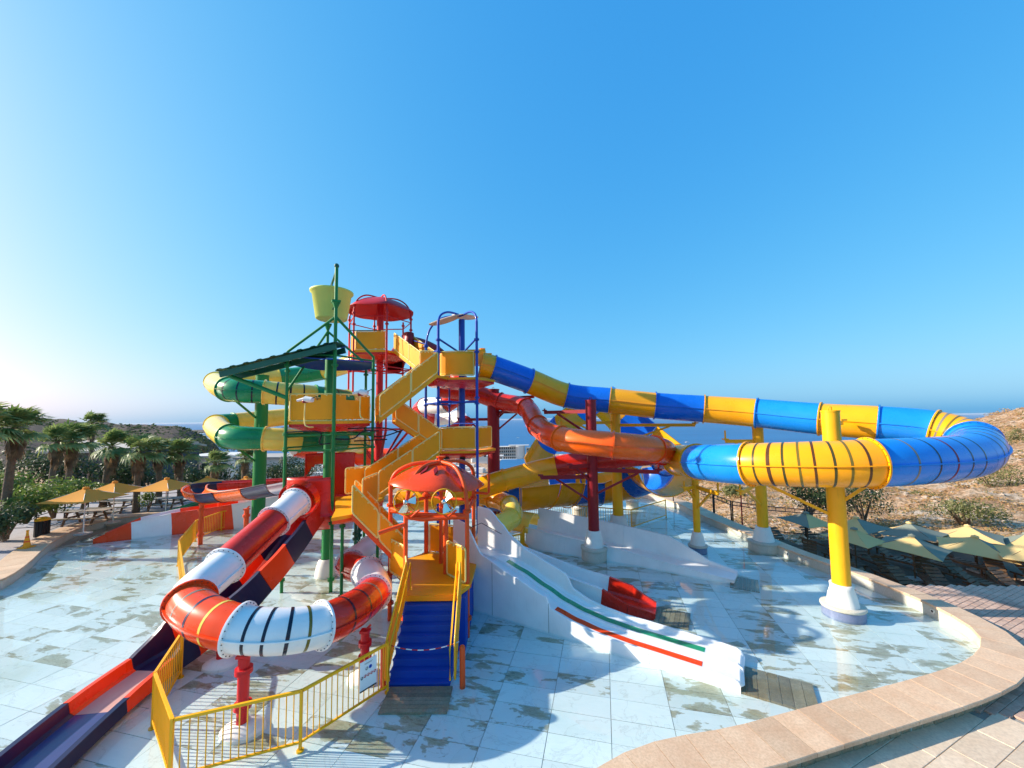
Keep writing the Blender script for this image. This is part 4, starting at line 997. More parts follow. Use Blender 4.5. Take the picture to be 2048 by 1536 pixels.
# blue entrance stairs
BS = thing('entrance_steps', 'wide deep blue steps up to the orange tower', 'stairs', (-2.1, 9.3, 0))
ns = 8
for k in range(ns):
    y0 = 10.035-(k)*.158; z = 1.4-(k+1)*.1725; xw = .0075*k
    MB().box((-2.15-.008*k, y0-.079+.2, (z-.06)/2), (1.34+.012*k, .158+.4, z+.06)).box((-2.15-.008*k, y0-.158, z-.018), (1.36+.012*k, .03, .04)).build('step', STEPB, BS)
for s_ in (0, 1):
    xa, xb = ((-2.86, -2.92), (-1.42, -1.36))[s_]
    root = BS
    p0, p1 = V((xb, 8.62, .10)), V((xa, 10.1, 1.42)); off = V((0, 0, 0))
    m_ = p0.lerp(p1, .5)
    gpanel(root, p0, m_, .88, YPAN, YELP, gap=.03, r=.024, name='side_panel'); gpanel(root, m_, p1, .88, YPAN, YELP, gap=.03, r=.024, name='side_panel')
    ox_ = (-.10, .10)[s_]
    hr = [p0+V((-ox_, -.05, .1)), p0+V((-ox_, -.05, .75)), p1+V((-ox_, .02, .78)), p1+V((-ox_, .02, .1))]
    MB().pipe(hr, .02, 8).build('handrail', YELP, BS)
for x, lab in ((-3.0, 'left'), (-1.2, 'right')):
    tag(MB().lathe((x, 8.72, 0), [(.065, -.06), (.065, .80), (.06, .84), (.03, .87), (.005, .875)], 16).build('bollard_post', ORP), 'short round-topped orange post at the %s foot of the blue steps' % lab, 'post', 'orange posts at the blue steps')
mb = MB(); P = []
for i in range(25):
    u = i/24; P.append(V((-2.9+1.62*u, 8.75, .88-.34*(1-(2*u-1)**2)*.45+.05*u)))
for i in range(24): mb.cyl(P[i], P[i+1], .012, n=6, mi=(i//2) % 2, caps=False)
tag(mb.build('barrier_tape', [RED, WHITE]), 'sagging red and white barrier cord across the blue steps', 'barrier')

# ------------------------------------------------------------------ white double slide
A0 = V((-1.5, 12.35, 0)); U = V((.852, -.523, 0)); Wd_ = V((.523, .852, 0))
def lerp_t(t, x):
    for (a, va), (b_, vb) in zip(t, t[1:]):
        if x <= b_:
            k = (x-a)/(b_-a); k = max(0, min(1, k)); k = k*k*(3-2*k)*.35+k*.65; return va+(vb-va)*k
    return t[-1][1]
FL = [(-.7, 1.42), (0, 1.42), (.6, 1.38), (1.5, 1.10), (2.35, .76), (3.0, .50), (3.6, .35), (4.3, .24), (5.2, .18), (7.1, .13), (7.55, .115), (7.65, .07)]
NT = [(-.7, 2.75), (-.1, 2.62), (.55, 1.72), (1.7, 1.30), (2.85, .92), (2.92, .66), (3.4, .50), (4.2, .33), (5.4, .26), (7.1, .225), (7.5, .20), (7.6, .17), (7.65, .10)]
FT = [(-.7, 2.85), (-.1, 2.8), (.45, 2.35), (.8, 2.0), (1.5, 1.60), (2.35, 1.30), (2.84, 1.12), (3.05, .72), (3.6, .5), (4.1, .40), (4.75, .33), (6.8, .25), (7.1, .235), (7.5, .205), (7.6, .17), (7.65, .10)]
SLD = thing('double_slide', 'white two-lane slide with green and red stripes in the centre of the pool', 'water slide', A0)
def cross(s_):
    f, nt_, ft = lerp_t(FL, s_), lerp_t(NT, s_), lerp_t(FT, s_); nt_ = max(nt_, f+.03); ft = max(ft, f+.04)
    c = [(0, -.07), (0, nt_-.02), (.012, nt_), (.06, nt_), (.08, nt_-.02), (.09, min(nt_-.02, f+.05)), (.15, f), (.62, f), (.665, f+.02), (.68, f+.07), (.70, f+.078), (.73, f+.078), (.75, f+.07), (.765, f+.02), (.81, f), (1.29, f), (1.35, min(ft-.02, f+.06)), (1.36, ft-.02), (1.375, ft), (1.42, ft), (1.43, ft-.02), (1.43, -.07)]
    def al(a):
        if s_ <= 7.1: return s_
        fr = a/.715 if a < .715 else (a-.715)/.715
        return 7.1+(s_-7.1)*(.80+.20*max(0, math.sin(math.pi*min(1, max(0, fr))))**.7)
    return [A0+U*al(a)+Wd_*a+V((0, 0, b_)) for a, b_ in c]
ss = sorted(set([round(-.6+i*.11, 3) for i in range(75)]+[7.1+.03*i for i in range(19)])); ss = [x for x in ss if x <= 7.65]; ss = [a for a, b_ in zip(ss, ss[1:]) if b_-a > .012]+[7.65]
rows = [cross(s_) for s_ in ss]; k = len(rows[0]); vs = [p for r_ in rows for p in r_]
fs = [(i*k+j, i*k+(j+1) % k, (i+1)*k+(j+1) % k, (i+1)*k+j) for i in range(len(rows)-1) for j in range(k)]
fs += [tuple(range(k-1, -1, -1)), tuple((len(rows)-1)*k+j for j in range(k))]
MB().add(vs, fs, 0, False).build('slide_body', WHITE, SLD)
for (w0, w1, s0, s1, m_) in ((.26, .47, 2.95, 6.75, ORR), (.90, 1.12, .9, 6.75, TEAL)):
    vs = []; st = [s0+(s1-s0)*i/50 for i in range(51)]
    for s_ in st: vs += [A0+U*s_+Wd_*w0+V((0, 0, lerp_t(FL, s_)+.005)), A0+U*s_+Wd_*w1+V((0, 0, lerp_t(FL, s_)+.005))]
    MB().add(vs, [(2*i, 2*i+1, 2*i+3, 2*i+2) for i in range(50)]).build('lane_stripe', m_, SLD)
for s_ in (.95, 2.88, 5.6):
    pr = [p+V((0, 0, .004))-Wd_*.0 for p in cross(s_)]; mb = MB()
    MB().prism([A0+U*s_-Wd_*.004+V((0, 0, -.02)), A0+U*(s_+.012)-Wd_*.004+V((0, 0, -.02)), A0+U*(s_+.012)-Wd_*.004+V((0, 0, lerp_t(NT, s_)-.03)), A0+U*s_-Wd_*.004+V((0, 0, lerp_t(NT, s_)-.03))], Wd_*.003).build('joint', GREYB, SLD)
MB().cyl(at(934, 1058, 12.6), at(963, 1046, 13.0), .012, n=6).cyl(at(963, 1046, 13.0), at(1003, 1068, 12.7), .012, n=6).build('grab_wire', BOLT, SLD)

# ------------------------------------------------------------------ box slides
def box_slide(name, label, pts, hw, cols, walls, floors=None, per=8, th=.05, lip=.05, ground=False, fl_t=.05):
    """walls[i] = (near/right wall height, left wall height) at each control point"""
    root = thing(name, label, 'water slide', pts[0]); P, T = spline(pts, per)
    for i, col in enumerate(cols):
        seg = P[i*per:(i+1)*per+1]; prs = []
        for kk in range(len(seg)):
            t = kk/per; wr = walls[i][0]*(1-t)+walls[i+1][0]*t; wl = walls[i][1]*(1-t)+walls[i+1][1]*t
            h_ = hw[i]*(1-t)+hw[i+1]*t if isinstance(hw, list) else hw
            zb = -(seg[kk].z+.06) if ground else -fl_t
            prs.append([(h_+th+.03, zb), (h_+th, wr-.03), (h_+th+lip, wr-.03), (h_+th+lip, wr), (h_, wr), (h_-.04, .05), (h_-.12, 0), (-h_+.12, 0), (-h_+.04, .05), (-h_, wl), (-h_-th-lip, wl), (-h_-th-lip, wl-.03), (-h_-th, wl-.03), (-h_-th-.03, zb)])
        mb = MB(); mb.sweep(seg, prs, sm=False); mb.build('trough_section', col, root)
        if floors and floors[i]:
            q_ = [p+V((0, 0, .004)) for p in seg]; h_ = (hw[i] if isinstance(hw, list) else hw)-.13
            MB().sweep(q_, [(h_, 0), (h_, .002), (-h_, .002), (-h_, 0)], sm=False).build('lane', floors[i], root)
    return root
box_slide('racing_slide', 'orange and navy open slide running out to the lower left under the loop slide',
          [V((-7.35, 13.9, 2.62)), V((-7.45, 13.1, 2.1)), V((-7.55, 12.2, 1.55)), V((-7.7, 11.4, 1.08)), V((-7.95, 10.7, .62)), V((-8.4, 9.85, .24)), V((-8.62, 9.1, .14)), V((-8.58, 7.85, .10)), V((-8.2, 6.0, .08)), V((-8.1, 5.7, .07))],
          .50, [RED, NAVY, ORR, NAVY, ORR, NAVY, ORR, NAVY, NAVY], [(.7, .7), (.75, .75), (.8, .8), (.8, .8), (.8, .8), (.75, .85), (.28, .35), (.26, .26), (.24, .24), (.05, .05)],
          floors=[None, None, None, None, None, None, TROSE, SLBLUE, SLBLUE])
fp = [at(558, 966, 15.6), at(505, 976, 17.0), at(450, 983, 18.2), at(412, 986, 19.2), at(389, 980, 20.3), at(398, 970, 21.6), at(440, 966, 22.3), at(500, 963, 22.6), at(560, 960, 22.8), at(640, 955, 23)]
root_, _ = open_slide('open_flume', 'orange and navy open flume curving left of the green tower', fp, half_prof(.46, .03, R(-185), R(5), 14), [NAVY, ORG, NAVY, ORG, ORG, NAVY, RED, RED, RED], per=8)
for (px, yy, zt, lab) in ((404, 19.3, 1.9, 'orange support post under the left bend of the open flume'), (494, 17.2, 2.1, 'orange support post under the open flume near the yellow railing'), (440, 22.4, 2.0, 'orange support post behind the open flume')):
    p = at(px, 1000, yy); small_post('support_post', lab, p.x, p.y, zt, .10, ORP, 'orange posts of the open flume', base=False)
box_slide('racing_slide', 'wide red and white slide ending at the far left of the pool', [V((-10.5, 24.8, 1.5)), V((-13.5, 23.6, .9)), V((-16.2, 22.5, .5)), V((-18.8, 21.5, .26)), V((-20.3, 20.75, .12)), V((-21.6, 20.1, .07))], .6,
          [ORR, WHITE, ORR, WHITE, ORR], [(.8, .8), (.8, .8), (.85, .85), (.85, .85), (.7, .7), (.10, .10)], ground=True)
box_slide('racing_slide', 'yellow and green slide just behind the red and white one', [V((-12, 26.3, 1.2)), V((-16.2, 24.6, .7)), V((-18.6, 23.4, .4)), V((-20.8, 22.3, .15)), V((-22.0, 21.6, .07))], .55,
          [GREEN, YEL, GREEN, GREEN], [(.9, .9), (.9, .9), (.95, .95), (.5, .5), (.06, .06)], ground=True)
box_slide('racing_slide', 'long white chute behind the dark red column', [V((.9, 18.7, .55)), V((2.6, 17.75, .42)), V((4.6, 16.72, .26)), V((6.2, 15.75, .14)), V((7.45, 14.9, .08)), V((8.25, 14.3, .06))], [.62, .62, .62, .62, .6, .42],
          [WHITE]*5, [(.36, .98), (.32, .95), (.28, .9), (.20, .82), (.12, .16), (.04, .05)], ground=True)
mb = MB(); vs = []
tn = thing('slide_tunnel', 'cream arched tunnel mouth at the head of the long white chute', 'tunnel', (1.0, 18.7, 0))
tp = [V((-.2, 19.3, .6)), V((1.0, 18.65, .55))]
MB().sweep(tp, [(.75*math.cos(R(a)), .75*math.sin(R(a))+.1) for a in range(0, 181, 12)]+[(.69*math.cos(R(a)), .69*math.sin(R(a))+.1) for a in range(180, -1, -12)]).build('arch_shell', YPALE, tn)
sp_ = [V((-.5, 14.2, .9)), V((.6, 13.7, .62)), V((1.9, 13.05, .36)), V((2.95, 12.55, .2)), V((3.65, 12.15, .12)), V((4.35, 11.85, .08))]
box_slide('scoop_slide', 'short slide with white walls and a bright red scoop end beside the white double slide', sp_, [.42, .42, .42, .42, .46, .30], [WHITE, WHITE, WHITE, RED, RED],
          [(.5, .5), (.5, .5), (.46, .46), (.42, .46), (.22, .36), (.06, .08)], ground=True)
# plank mats at the slide ends and the foot of the steps
def mat_(label, c, w_, l, az, npl=7):
    root = thing('wooden_mat', label, 'mat', (c[0], c[1], -.045), 'weathered plank mats under the water')
    for i in range(npl):
        u = (i+.5)/npl-.5; ca, sa = math.cos(R(az)), math.sin(R(az))
        MB().box((c[0]-u*l*sa, c[1]+u*l*ca, -.033), (w_, l/npl-.008, .045), rz=R(az)).build('plank', PLANK, root)
mat_('weathered plank mat at the foot of the blue steps', (-2.13, 8.32), 1.42, .78, 0)
mat_('weathered plank mat at the end of the white double slide', (5.75, 8.55), 1.05, 1.5, 60)
mat_('weathered plank mat at the end of the red scoop slide', (4.75, 11.6), 1.0, .95, 62)
mat_('weathered plank mat at the end of the long white chute', (8.3, 13.9), 1.1, .9, 60)

FIX = None
# ------------------------------------------------------------------ railings of pickets
def picket(label, pts, mat, h=1.0, step=.115, name='picket_fence', r=.011, rr=.024, post=.03, zb=.10, max_bars=300):
    root = thing(name, label, 'fence', (pts[0].x, pts[0].y, -.06))
    og = origin(root); b0 = MB().cyl((0, 0, zb), (0, 0, h-.02), r, n=5).build('bar', mat); b0.parent = root; first = True; cnt = 0
    for i, p in enumerate(pts):
        MB().box((p.x, p.y, p.z+(h+.03-.06)/2), (post*1.5, post*1.5, h+.09)).cyl((p.x, p.y, p.z-.06), (p.x, p.y, p.z-.03), post*2.2, n=10).build('post', mat, root)
    for a, b in zip(pts, pts[1:]):
        d = (b-a); L = d.length; t = d.normalized(); z = V((0, 0, 1))
        for hh, s_ in ((h, 1), (zb, .75)): MB().beam(a+z*hh+t*.03, b+z*hh-t*.03, rr*2*s_, rr*2*s_).build('rail', mat, root)
        k = max(1, int(L/step))
        for j in range(1, k):
            p = a+d*(j/k)
            if first: o = b0; first = False
            else: o = b0.copy(); C.objects.link(o)
            o.location = V((p.x, p.y, p.z))-og
    return root
tp = lambda x, y, h=1.0: (lambda p: V((p.x, p.y, 0)))(on(x, y, h))
fpts = [tp(776, 1287), tp(603, 1382), tp(345, 1440), tp(310, 1346), tp(365, 1263), V((-10.2, 12.3, 0)), tp(358, 1081), tp(392, 1041), tp(444, 1023), tp(505, 1013)]
picket('yellow picket railing curving round the loop slide from the blue steps', fpts, YELP)
bpts = [V((-.9, 20.6, 0)), tp(1000, 995), tp(1080, 1006), tp(1172, 1013), tp(1262, 1020), tp(1331, 1000)]
picket('greyish yellow picket railing across the back of the pool behind the dark red column', bpts, YELP, step=.13)
picket('short yellow picket railing between the yellow tube and the white chute', [V((-.6, 16.6, 0)), V((.3, 17.3, 0)), V((.5, 18.5, 0))], YELP, h=.95)
# notice board wired to the railing
a_, b_ = tp(711, 1322), tp(744, 1304); dA = (fpts[0]-fpts[1]).normalized()
NB = thing('notice_board', 'white safety notice with small red pictograms hung on the yellow railing', 'sign', V((0, 0, 0))+fpts[1].lerp(fpts[0], .72))
c0 = fpts[1].lerp(fpts[0], .62); c1 = fpts[1].lerp(fpts[0], .83); nrm = V((dA.y, -dA.x, 0)); nrm = nrm if nrm.y < 0 else -nrm
f0 = c0+nrm*.035; f1 = c1+nrm*.035
MB().prism([f0+V((0, 0, .33)), f1+V((0, 0, .33)), f1+V((0, 0, .93)), f0+V((0, 0, .93))], nrm*.012).build('board', WHITE, NB)
Lb = (f1-f0).length; tb = (f1-f0).normalized(); fz = nrm*.0135
def mark(u0, u1, z0, z1, m_, nm='print_mark'):
    MB().prism([f0+fz+tb*u0*Lb+V((0, 0, z0)), f0+fz+tb*u1*Lb+V((0, 0, z0)), f0+fz+tb*u1*Lb+V((0, 0, z1)), f0+fz+tb*u0*Lb+V((0, 0, z1))], nrm*.001).build(nm, m_, NB)
mark(.25, .75, .868, .876, GREYB, 'text_line'); mark(.30, .70, .852, .858, GREYB, 'text_line')
def pict(u, z, m_, m2, r):
    c = f0+fz+tb*u*Lb+V((0, 0, z)); P = [c+tb*r*math.cos(a)+V((0, 0, r*math.sin(a))) for a in [2*math.pi*i/18 for i in range(18)]]; Q = [c+(p-c)*.72 for p in P]
    o = MB().prism(P, nrm*.001).build('pictogram', m_, NB); MB().prism([q+nrm*.0012 for q in Q], nrm*.001).build('pictogram_centre', m2, o)
    if m2 is WHITE:
        MB().beam(c+nrm*.003+(tb+V((0, 0, 1)))*r*.55, c+nrm*.003-(tb+V((0, 0, 1)))*r*.55, .004, .014).build('pictogram_bar', m_, o)
        MB().box(c+nrm*.0026-V((0, 0, r*.1)), (r*.35, .004, r*.8)).build('pictogram_figure', BOLT, o)
pict(.40, .76, GREYB, WHITE, .035); pict(.62, .765, BLUEP, BLUEP, .038)
for u in (.12, .31, .5, .69, .88): pict(u, .62 if u > .12 else .61, RED if u > .12 else BOLT, WHITE, .032)
MB().prism([f0+fz+V((0, 0, .33)), f1+fz+V((0, 0, .33)), f1+fz+V((0, 0, .36)), f0+fz+V((0, 0, .36))], nrm*.001).build('dark_edge', BOLT, NB)
# ------------------------------------------------------------------ land, sea, far hills
def interp(t, x):
    if x <= t[0][0]: return t[0][1]
    for (a, va), (b_, vb) in zip(t, t[1:]):
        if x <= b_: return va+(vb-va)*(x-a)/(b_-a)
    return t[-1][1]
HZ = lambda u: 838-(u-1024)*.0108
SKYL = [(1200, 985), (1330, 972), (1420, 955), (1500, 945), (1600, 930), (1700, 905), (1800, 882), (1880, 862), (1945, 843), (1975, 833), (1990, 829), (2010, 825), (2048, 814), (2150, 785), (2400, 730), (2900, 650)]
def nz(x, y, s, o=0): return noise.fractal(V((x*s, y*s, o)), 1.0, 2.1, 6)
def ground_z(x, y):
    """height of the land: plateau with the pool, a gully beyond the fence, a dry slope rising at the right, plain by the sea"""
    u = 1024+770*x/max(y, 1)
    plate = -.45
    if y < 13.6: return plate
    if u > 1180:
        near = interp([(16, 1120), (22, 1062), (28, 1030), (40, 1000)], y)
        far_t = max(0, min(1, (y-24)/96)); k = 1-(1-far_t)**2
        sk = interp(SKYL, u)
        z0 = -.45 if y < 22 else -.45-(y-22)*.06
        yp_near = HZ(u)+(CAM_H-z0)/y*F_PX if y < 40 else 1000
        z40 = -1.5
        z_far = CAM_H-(sk-HZ(u))*120/F_PX
        if y <= 26: z = -.45-(max(0, y-18))*.06
        elif y <= 120:
            t = (y-26)/94; z = (-.93)*(1-t)+z_far*t - 2.2*math.sin(math.pi*t)*(.5 if u > 1500 else .2)
        else: z = z_far-(y-120)*.35
        e = min(1, max(0, (y-22)/20)); z += (nz(x, y, .09)*1.3+nz(x, y, .35, 5)*.5)*e
        zc = -.45 if y < 26 else -.45-(y-26)*.17
        b = max(0, min(1, (u-1180)/120)); z = z*b+zc*(1-b)
        if x > 12.5: z -= .95*min(1, max(0, (y-13.7)/.5))*min(1, max(0, (40-y)/14))*min(1, (x-12.5)/1.0)
        return max(z, -58+nz(x, y, .01)*2)
    if u > 560:
        z = -.45 if y < 34 else -.45-(y-34)*.17
        return max(z+(nz(x, y, .05)*.8 if y > 36 else 0), -57)
    z = -.45 if y < 40 else -.45-(y-40)*.10
    b = max(0, min(1, (u-460)/100)); zc = -.45 if y < 34 else -.45-(y-34)*.17
    z = z*(1-b)+zc*b
    return max(z+(nz(x, y, .05)*.8 if y > 42 else 0), -57)
us = list(range(-900, 3300, 24)); ys = [-6, 3, 8, 12, 13.5, 13.9, 14.3, 15, 16, 17, 18, 19, 20]+[20+i*.9 for i in range(1, 30)]+[47+i*2.2 for i in range(38)]+[131+i*14 for i in range(10)]+[290, 350, 420, 500, 600, 690]
vs = []; 
for y in ys:
    for u in us:
        x = (u-1024)/770*max(y, 14); vs.append((x, y, ground_z(x, y)))
k = len(us); fs = [(j*k+i, j*k+i+1, (j+1)*k+i+1, (j+1)*k+i) for j in range(len(ys)-1) for i in range(k-1)]
g_ = MB().add(vs, fs, 0, True).build('ground', TERR); g_['kind'] = 'structure'
MB().add([(-44000, -300, -58), (44000, -300, -58), (44000, 58000, -58), (-44000, 58000, -58)], [(0, 1, 2, 3)]).build('sea', SEA)['kind'] = 'structure'
# left hill
HL = [(-700, 790), (-300, 800), (0, 819), (49, 826), (85, 836), (122, 838), (171, 843), (207, 842), (232, 847), (281, 848), (330, 849), (366, 852), (403, 866), (427, 884), (445, 905), (470, 930), (520, 960)]
vs = []; us2 = list(range(-900, 540, 10)); rows_ = [(190, .0), (220, .3), (250, .55), (280, .78), (305, .92), (320, 1.0), (345, .93), (400, .5), (520, .0)]
for y, f in rows_:
    for u in us2:
        zt = CAM_H-(interp(HL, u)-HZ(u))*320/F_PX+nz(u*.3, 0, .09)*1.6*(f > .2); x = (u-1024)/770*y
        zt = min(zt, CAM_H+12); vs.append((x, y, -40+(zt+40)*f+nz(x, y, .03, 3)*3*(1 if .2 < f < .97 else .3)*(f > 0)))
k = len(us2)
MB().add(vs, [(j*k+i, j*k+i+1, (j+1)*k+i+1, (j+1)*k+i) for j in range(len(rows_)-1) for i in range(k-1)], 0, True).build('hill', FARH)['kind'] = 'structure'
# far coast
vs = []; far_u = list(range(330, 720, 10))
for f, y in ((0, 2300), (1, 2800), (0, 3600)):
    for u in far_u:
        x = (u-1024)/770*y; vs.append((x, y, -60+f*(24+10*nz(u, 1, .02)*2)*max(0, math.sin(math.pi*(u-330)/390))))
k = len(far_u)
MB().add(vs, [(j*k+i, j*k+i+1, (j+1)*k+i+1, (j+1)*k+i) for j in range(2) for i in range(k-1)], 0, True).build('far_hill', FARH)['kind'] = 'structure'

# ------------------------------------------------------------------ buildings
def block(mb, c, s, rz=0, mi=0): mb.box((c[0], c[1], c[2]+s[2]/2), s, rz, mi)
def hotel():
    c = at(1035, 905, 560); root = thing('hotel', 'long white seafront hotel with balcony rows and a curved centre', 'hotel', (c.x, c.y, -57))
    w_ = 92; z0 = -57; fl = 3.3; nfl = 5; y = c.y
    hgt = CAM_H-(893-838)/770*560-z0
    fl = (hgt-0)/5
    MB().box((c.x-23, y+8, z0+hgt/2), (46, 14, hgt)).box((c.x+32, y+8, z0+hgt/2-1), (38, 14, hgt-2)).build('wall', BWHITE, root)
    MB().cyl((c.x+3, y+6, z0), (c.x+3, y+6, z0+hgt+1), 8, n=24).box((c.x+2, y+6, z0+hgt+1.4), (30, 12, .8)).build('rotunda', BWHITE, root)
    for k in range(5):
        MB().box((c.x-23, y-.2, z0+fl*k+fl*.96), (47, 3, .5)).build('balcony_slab', BWHITE, root)
        MB().box((c.x+32, y-.2, z0+fl*k*.9+fl*.9), (38, 3, .5)).build('balcony_slab', BWHITE, root)
        for x in range(14):
            for s_ in (0, 1):
                xx = c.x-44+x*3.1 if not s_ else c.x+15+x*2.6
                MB().box((xx, y+.9, z0+fl*k*(.9 if s_ else 1)+fl*.45), (1.9, .3, fl*.62)).build('window', GLASSD, root)
hotel()
rnd = random.Random(11)
houses = []
tw = MB()
# low white houses of the resort and the town behind
def house(label, px, py, Y_, w_, d_, h, roof=BWHITE, wall=BWHITE, nwin=3, flat_=True, z0=None, group='white houses of the resort'):
    c = at(px, py, Y_); z0 = c.z-h if z0 is None else z0
    root = thing('house', label, 'house', (c.x, c.y, z0), group)
    MB().box((c.x, c.y+d_/2, z0+h/2-1.5), (w_, d_, h+3)).build('wall', wall, root)
    if flat_: MB().box((c.x, c.y+d_/2, z0+h+.15), (w_*1.06, d_*1.06, .3)).build('roof', roof, root)
    else: MB().prism([(c.x-w_*.55, c.y-.6, z0+h), (c.x+w_*.55, c.y-.6, z0+h), (c.x+w_*.5, c.y+d_*.5, z0+h+h*.14), (c.x-w_*.5, c.y+d_*.5, z0+h+h*.14)], (0, 0, .25)).prism([(c.x-w_*.55, c.y+d_+.6, z0+h), (c.x+w_*.55, c.y+d_+.6, z0+h), (c.x+w_*.5, c.y+d_*.5, z0+h+h*.14), (c.x-w_*.5, c.y+d_*.5, z0+h+h*.14)], (0, 0, .25)).build('roof', roof, root)
    for i in range(nwin):
        MB().box((c.x-w_/2+w_*(i+.5)/nwin, c.y-.04, z0+h*.55), (w_/nwin*.42, .1, h*.38)).build('window', GLASSD, root)
    return root
house('dark grey clad building with a beige roof standing behind the left palms', 185, 905, 46, 11, 9, 7.5, ROOFM, BGREY, 2, False, group=None)
house('pale roofed shed showing above the palm to the right of the grey building', 262, 893, 60, 8, 7, 5, ROOFM, BGREY, 2, False, group=None)
house('white flat-roofed house left of the green spiral slide behind the palms', 412, 915, 70, 9, 8, 4, BWHITE, BWHITE, 3, group=None)
house('white house under the green spiral slide', 520, 918, 62, 8, 7, 4.5, ROOFM, BWHITE, 3, group=None)
for i, (px, py, Y_, w_) in enumerate([(965, 908, 420, 22), (990, 912, 380, 16), (1075, 915, 400, 24), (1105, 922, 300, 14), (1010, 921, 300, 18), (700, 912, 300, 18), (625, 905, 340, 20), (745, 915, 280, 14), (945, 900, 470, 30)]):
    house('small low white resort house by the sea, %s of the cluster from the left' % ['fifth', 'sixth', 'eighth', 'last', 'seventh', 'second', 'first', 'third', 'fourth'][i], px, py, Y_, w_, 9, 5, nwin=4)
town = MB()
for i in range(420):
    u = rnd.uniform(395, 1140); Y_ = rnd.uniform(350, 640) if u > 560 else rnd.uniform(900, 2200)
    if u < 560: u = rnd.uniform(395, 470)
    x = (u-1024)/770*Y_; s = rnd.uniform(4, 9)*(1 if u > 560 else 2.2); z = -58
    town.box((x, Y_, z+s*.3), (s*1.4, s, s*rnd.uniform(.6, 1.0)), rz=rnd.uniform(-.3, .3))
town.build('distant_town', BWHITE)['kind'] = 'stuff'
# blue pool and slide of the resort below
MB().prism([at(1003, 920, 300), at(1090, 918, 300), at(1075, 936, 240), at(990, 940, 240)], (0, 0, .4)).build('resort_pool', SEA)['kind'] = 'structure'
# boat wakes far out
for px, py, Y_ in ((1036, 876, 1300), (1375, 885, 1150)):
    p = on(px, py, -57.6); b_ = thing('boat', 'tiny white boat far out at sea, %s' % ('left, beside the dark red column' if px < 1200 else 'right, above the orange flume bend'), 'boat', (p.x, p.y, -58), 'boats at sea')
    MB().prism([p+V((-5, 0, 0)), p+V((6, 0, 0)), p+V((4.5, 0, 1.2)), p+V((-5, 0, 1.2))], (0, 3, 0)).build('hull', WHITE, b_); MB().box(p+V((0, 1.5, 1.7)), (4, 2, 1.2)).build('cabin', WHITE, b_)

# ------------------------------------------------------------------ plants
def leaf_cloud(mb, c, rx, ry, rz_, n_, s, rnd, mi=0, lobes=7, flatb=.25):
    c = V(c); L = []
    for _ in range(lobes):
        d = V((rnd.gauss(0, 1), rnd.gauss(0, 1), rnd.gauss(.2, .7))).normalized(); L.append((V((d.x*rx*.55, d.y*ry*.55, d.z*rz_*.5)), rnd.uniform(.38, .62)))
    for _ in range(n_):
        o, k = rnd.choice(L); d = V((rnd.gauss(0, 1), rnd.gauss(0, 1), rnd.gauss(0, 1))).normalized(); rad = rnd.uniform(.55, 1.05)
        p = c+o+V((d.x*rx*k*rad, d.y*ry*k*rad, d.z*rz_*k*rad))
        if p.z < c.z-rz_*(1-flatb): p.z = c.z-rz_*rnd.uniform(.3, 1-flatb)
        nn = (d+V((rnd.uniform(-.8, .8), rnd.uniform(-.8, .8), rnd.uniform(-.3, .9)))).normalized(); u = nn.orthogonal().normalized(); v = nn.cross(u)
        a = rnd.uniform(0, 6.28); u, v = u*math.cos(a)+v*math.sin(a), v*math.cos(a)-u*math.sin(a); ss_ = s*rnd.uniform(.6, 1.5)
        mb.add([p-u*ss_, p-v*ss_*.42, p+u*ss_, p+v*ss_*.42], [(0, 1, 2, 3)], mi)
def bush(name, label, c, rx, ry, rz_, n_, s, mat, cat='bush', group=None, seed=0, trunk=True):
    rnd = random.Random(seed); root = thing(name, label, cat, (c[0], c[1], c[2]-rz_*.8), group)
    mb = MB(); leaf_cloud(mb, c, rx, ry, rz_, n_, s, rnd); mb.build('foliage', mat, root)
    if trunk:
        mb = MB()
        for k in range(5):
            a = rnd.uniform(0, 6.28); e = V(c)+V((math.cos(a)*rx*.5, math.sin(a)*ry*.5, rnd.uniform(-.1, .3)*rz_)); mb.cyl((c[0], c[1], c[2]-rz_*1.1), e, .05*max(rx, .6), .015, n=6)
        mb.build('stems', BARK, root)
    return root
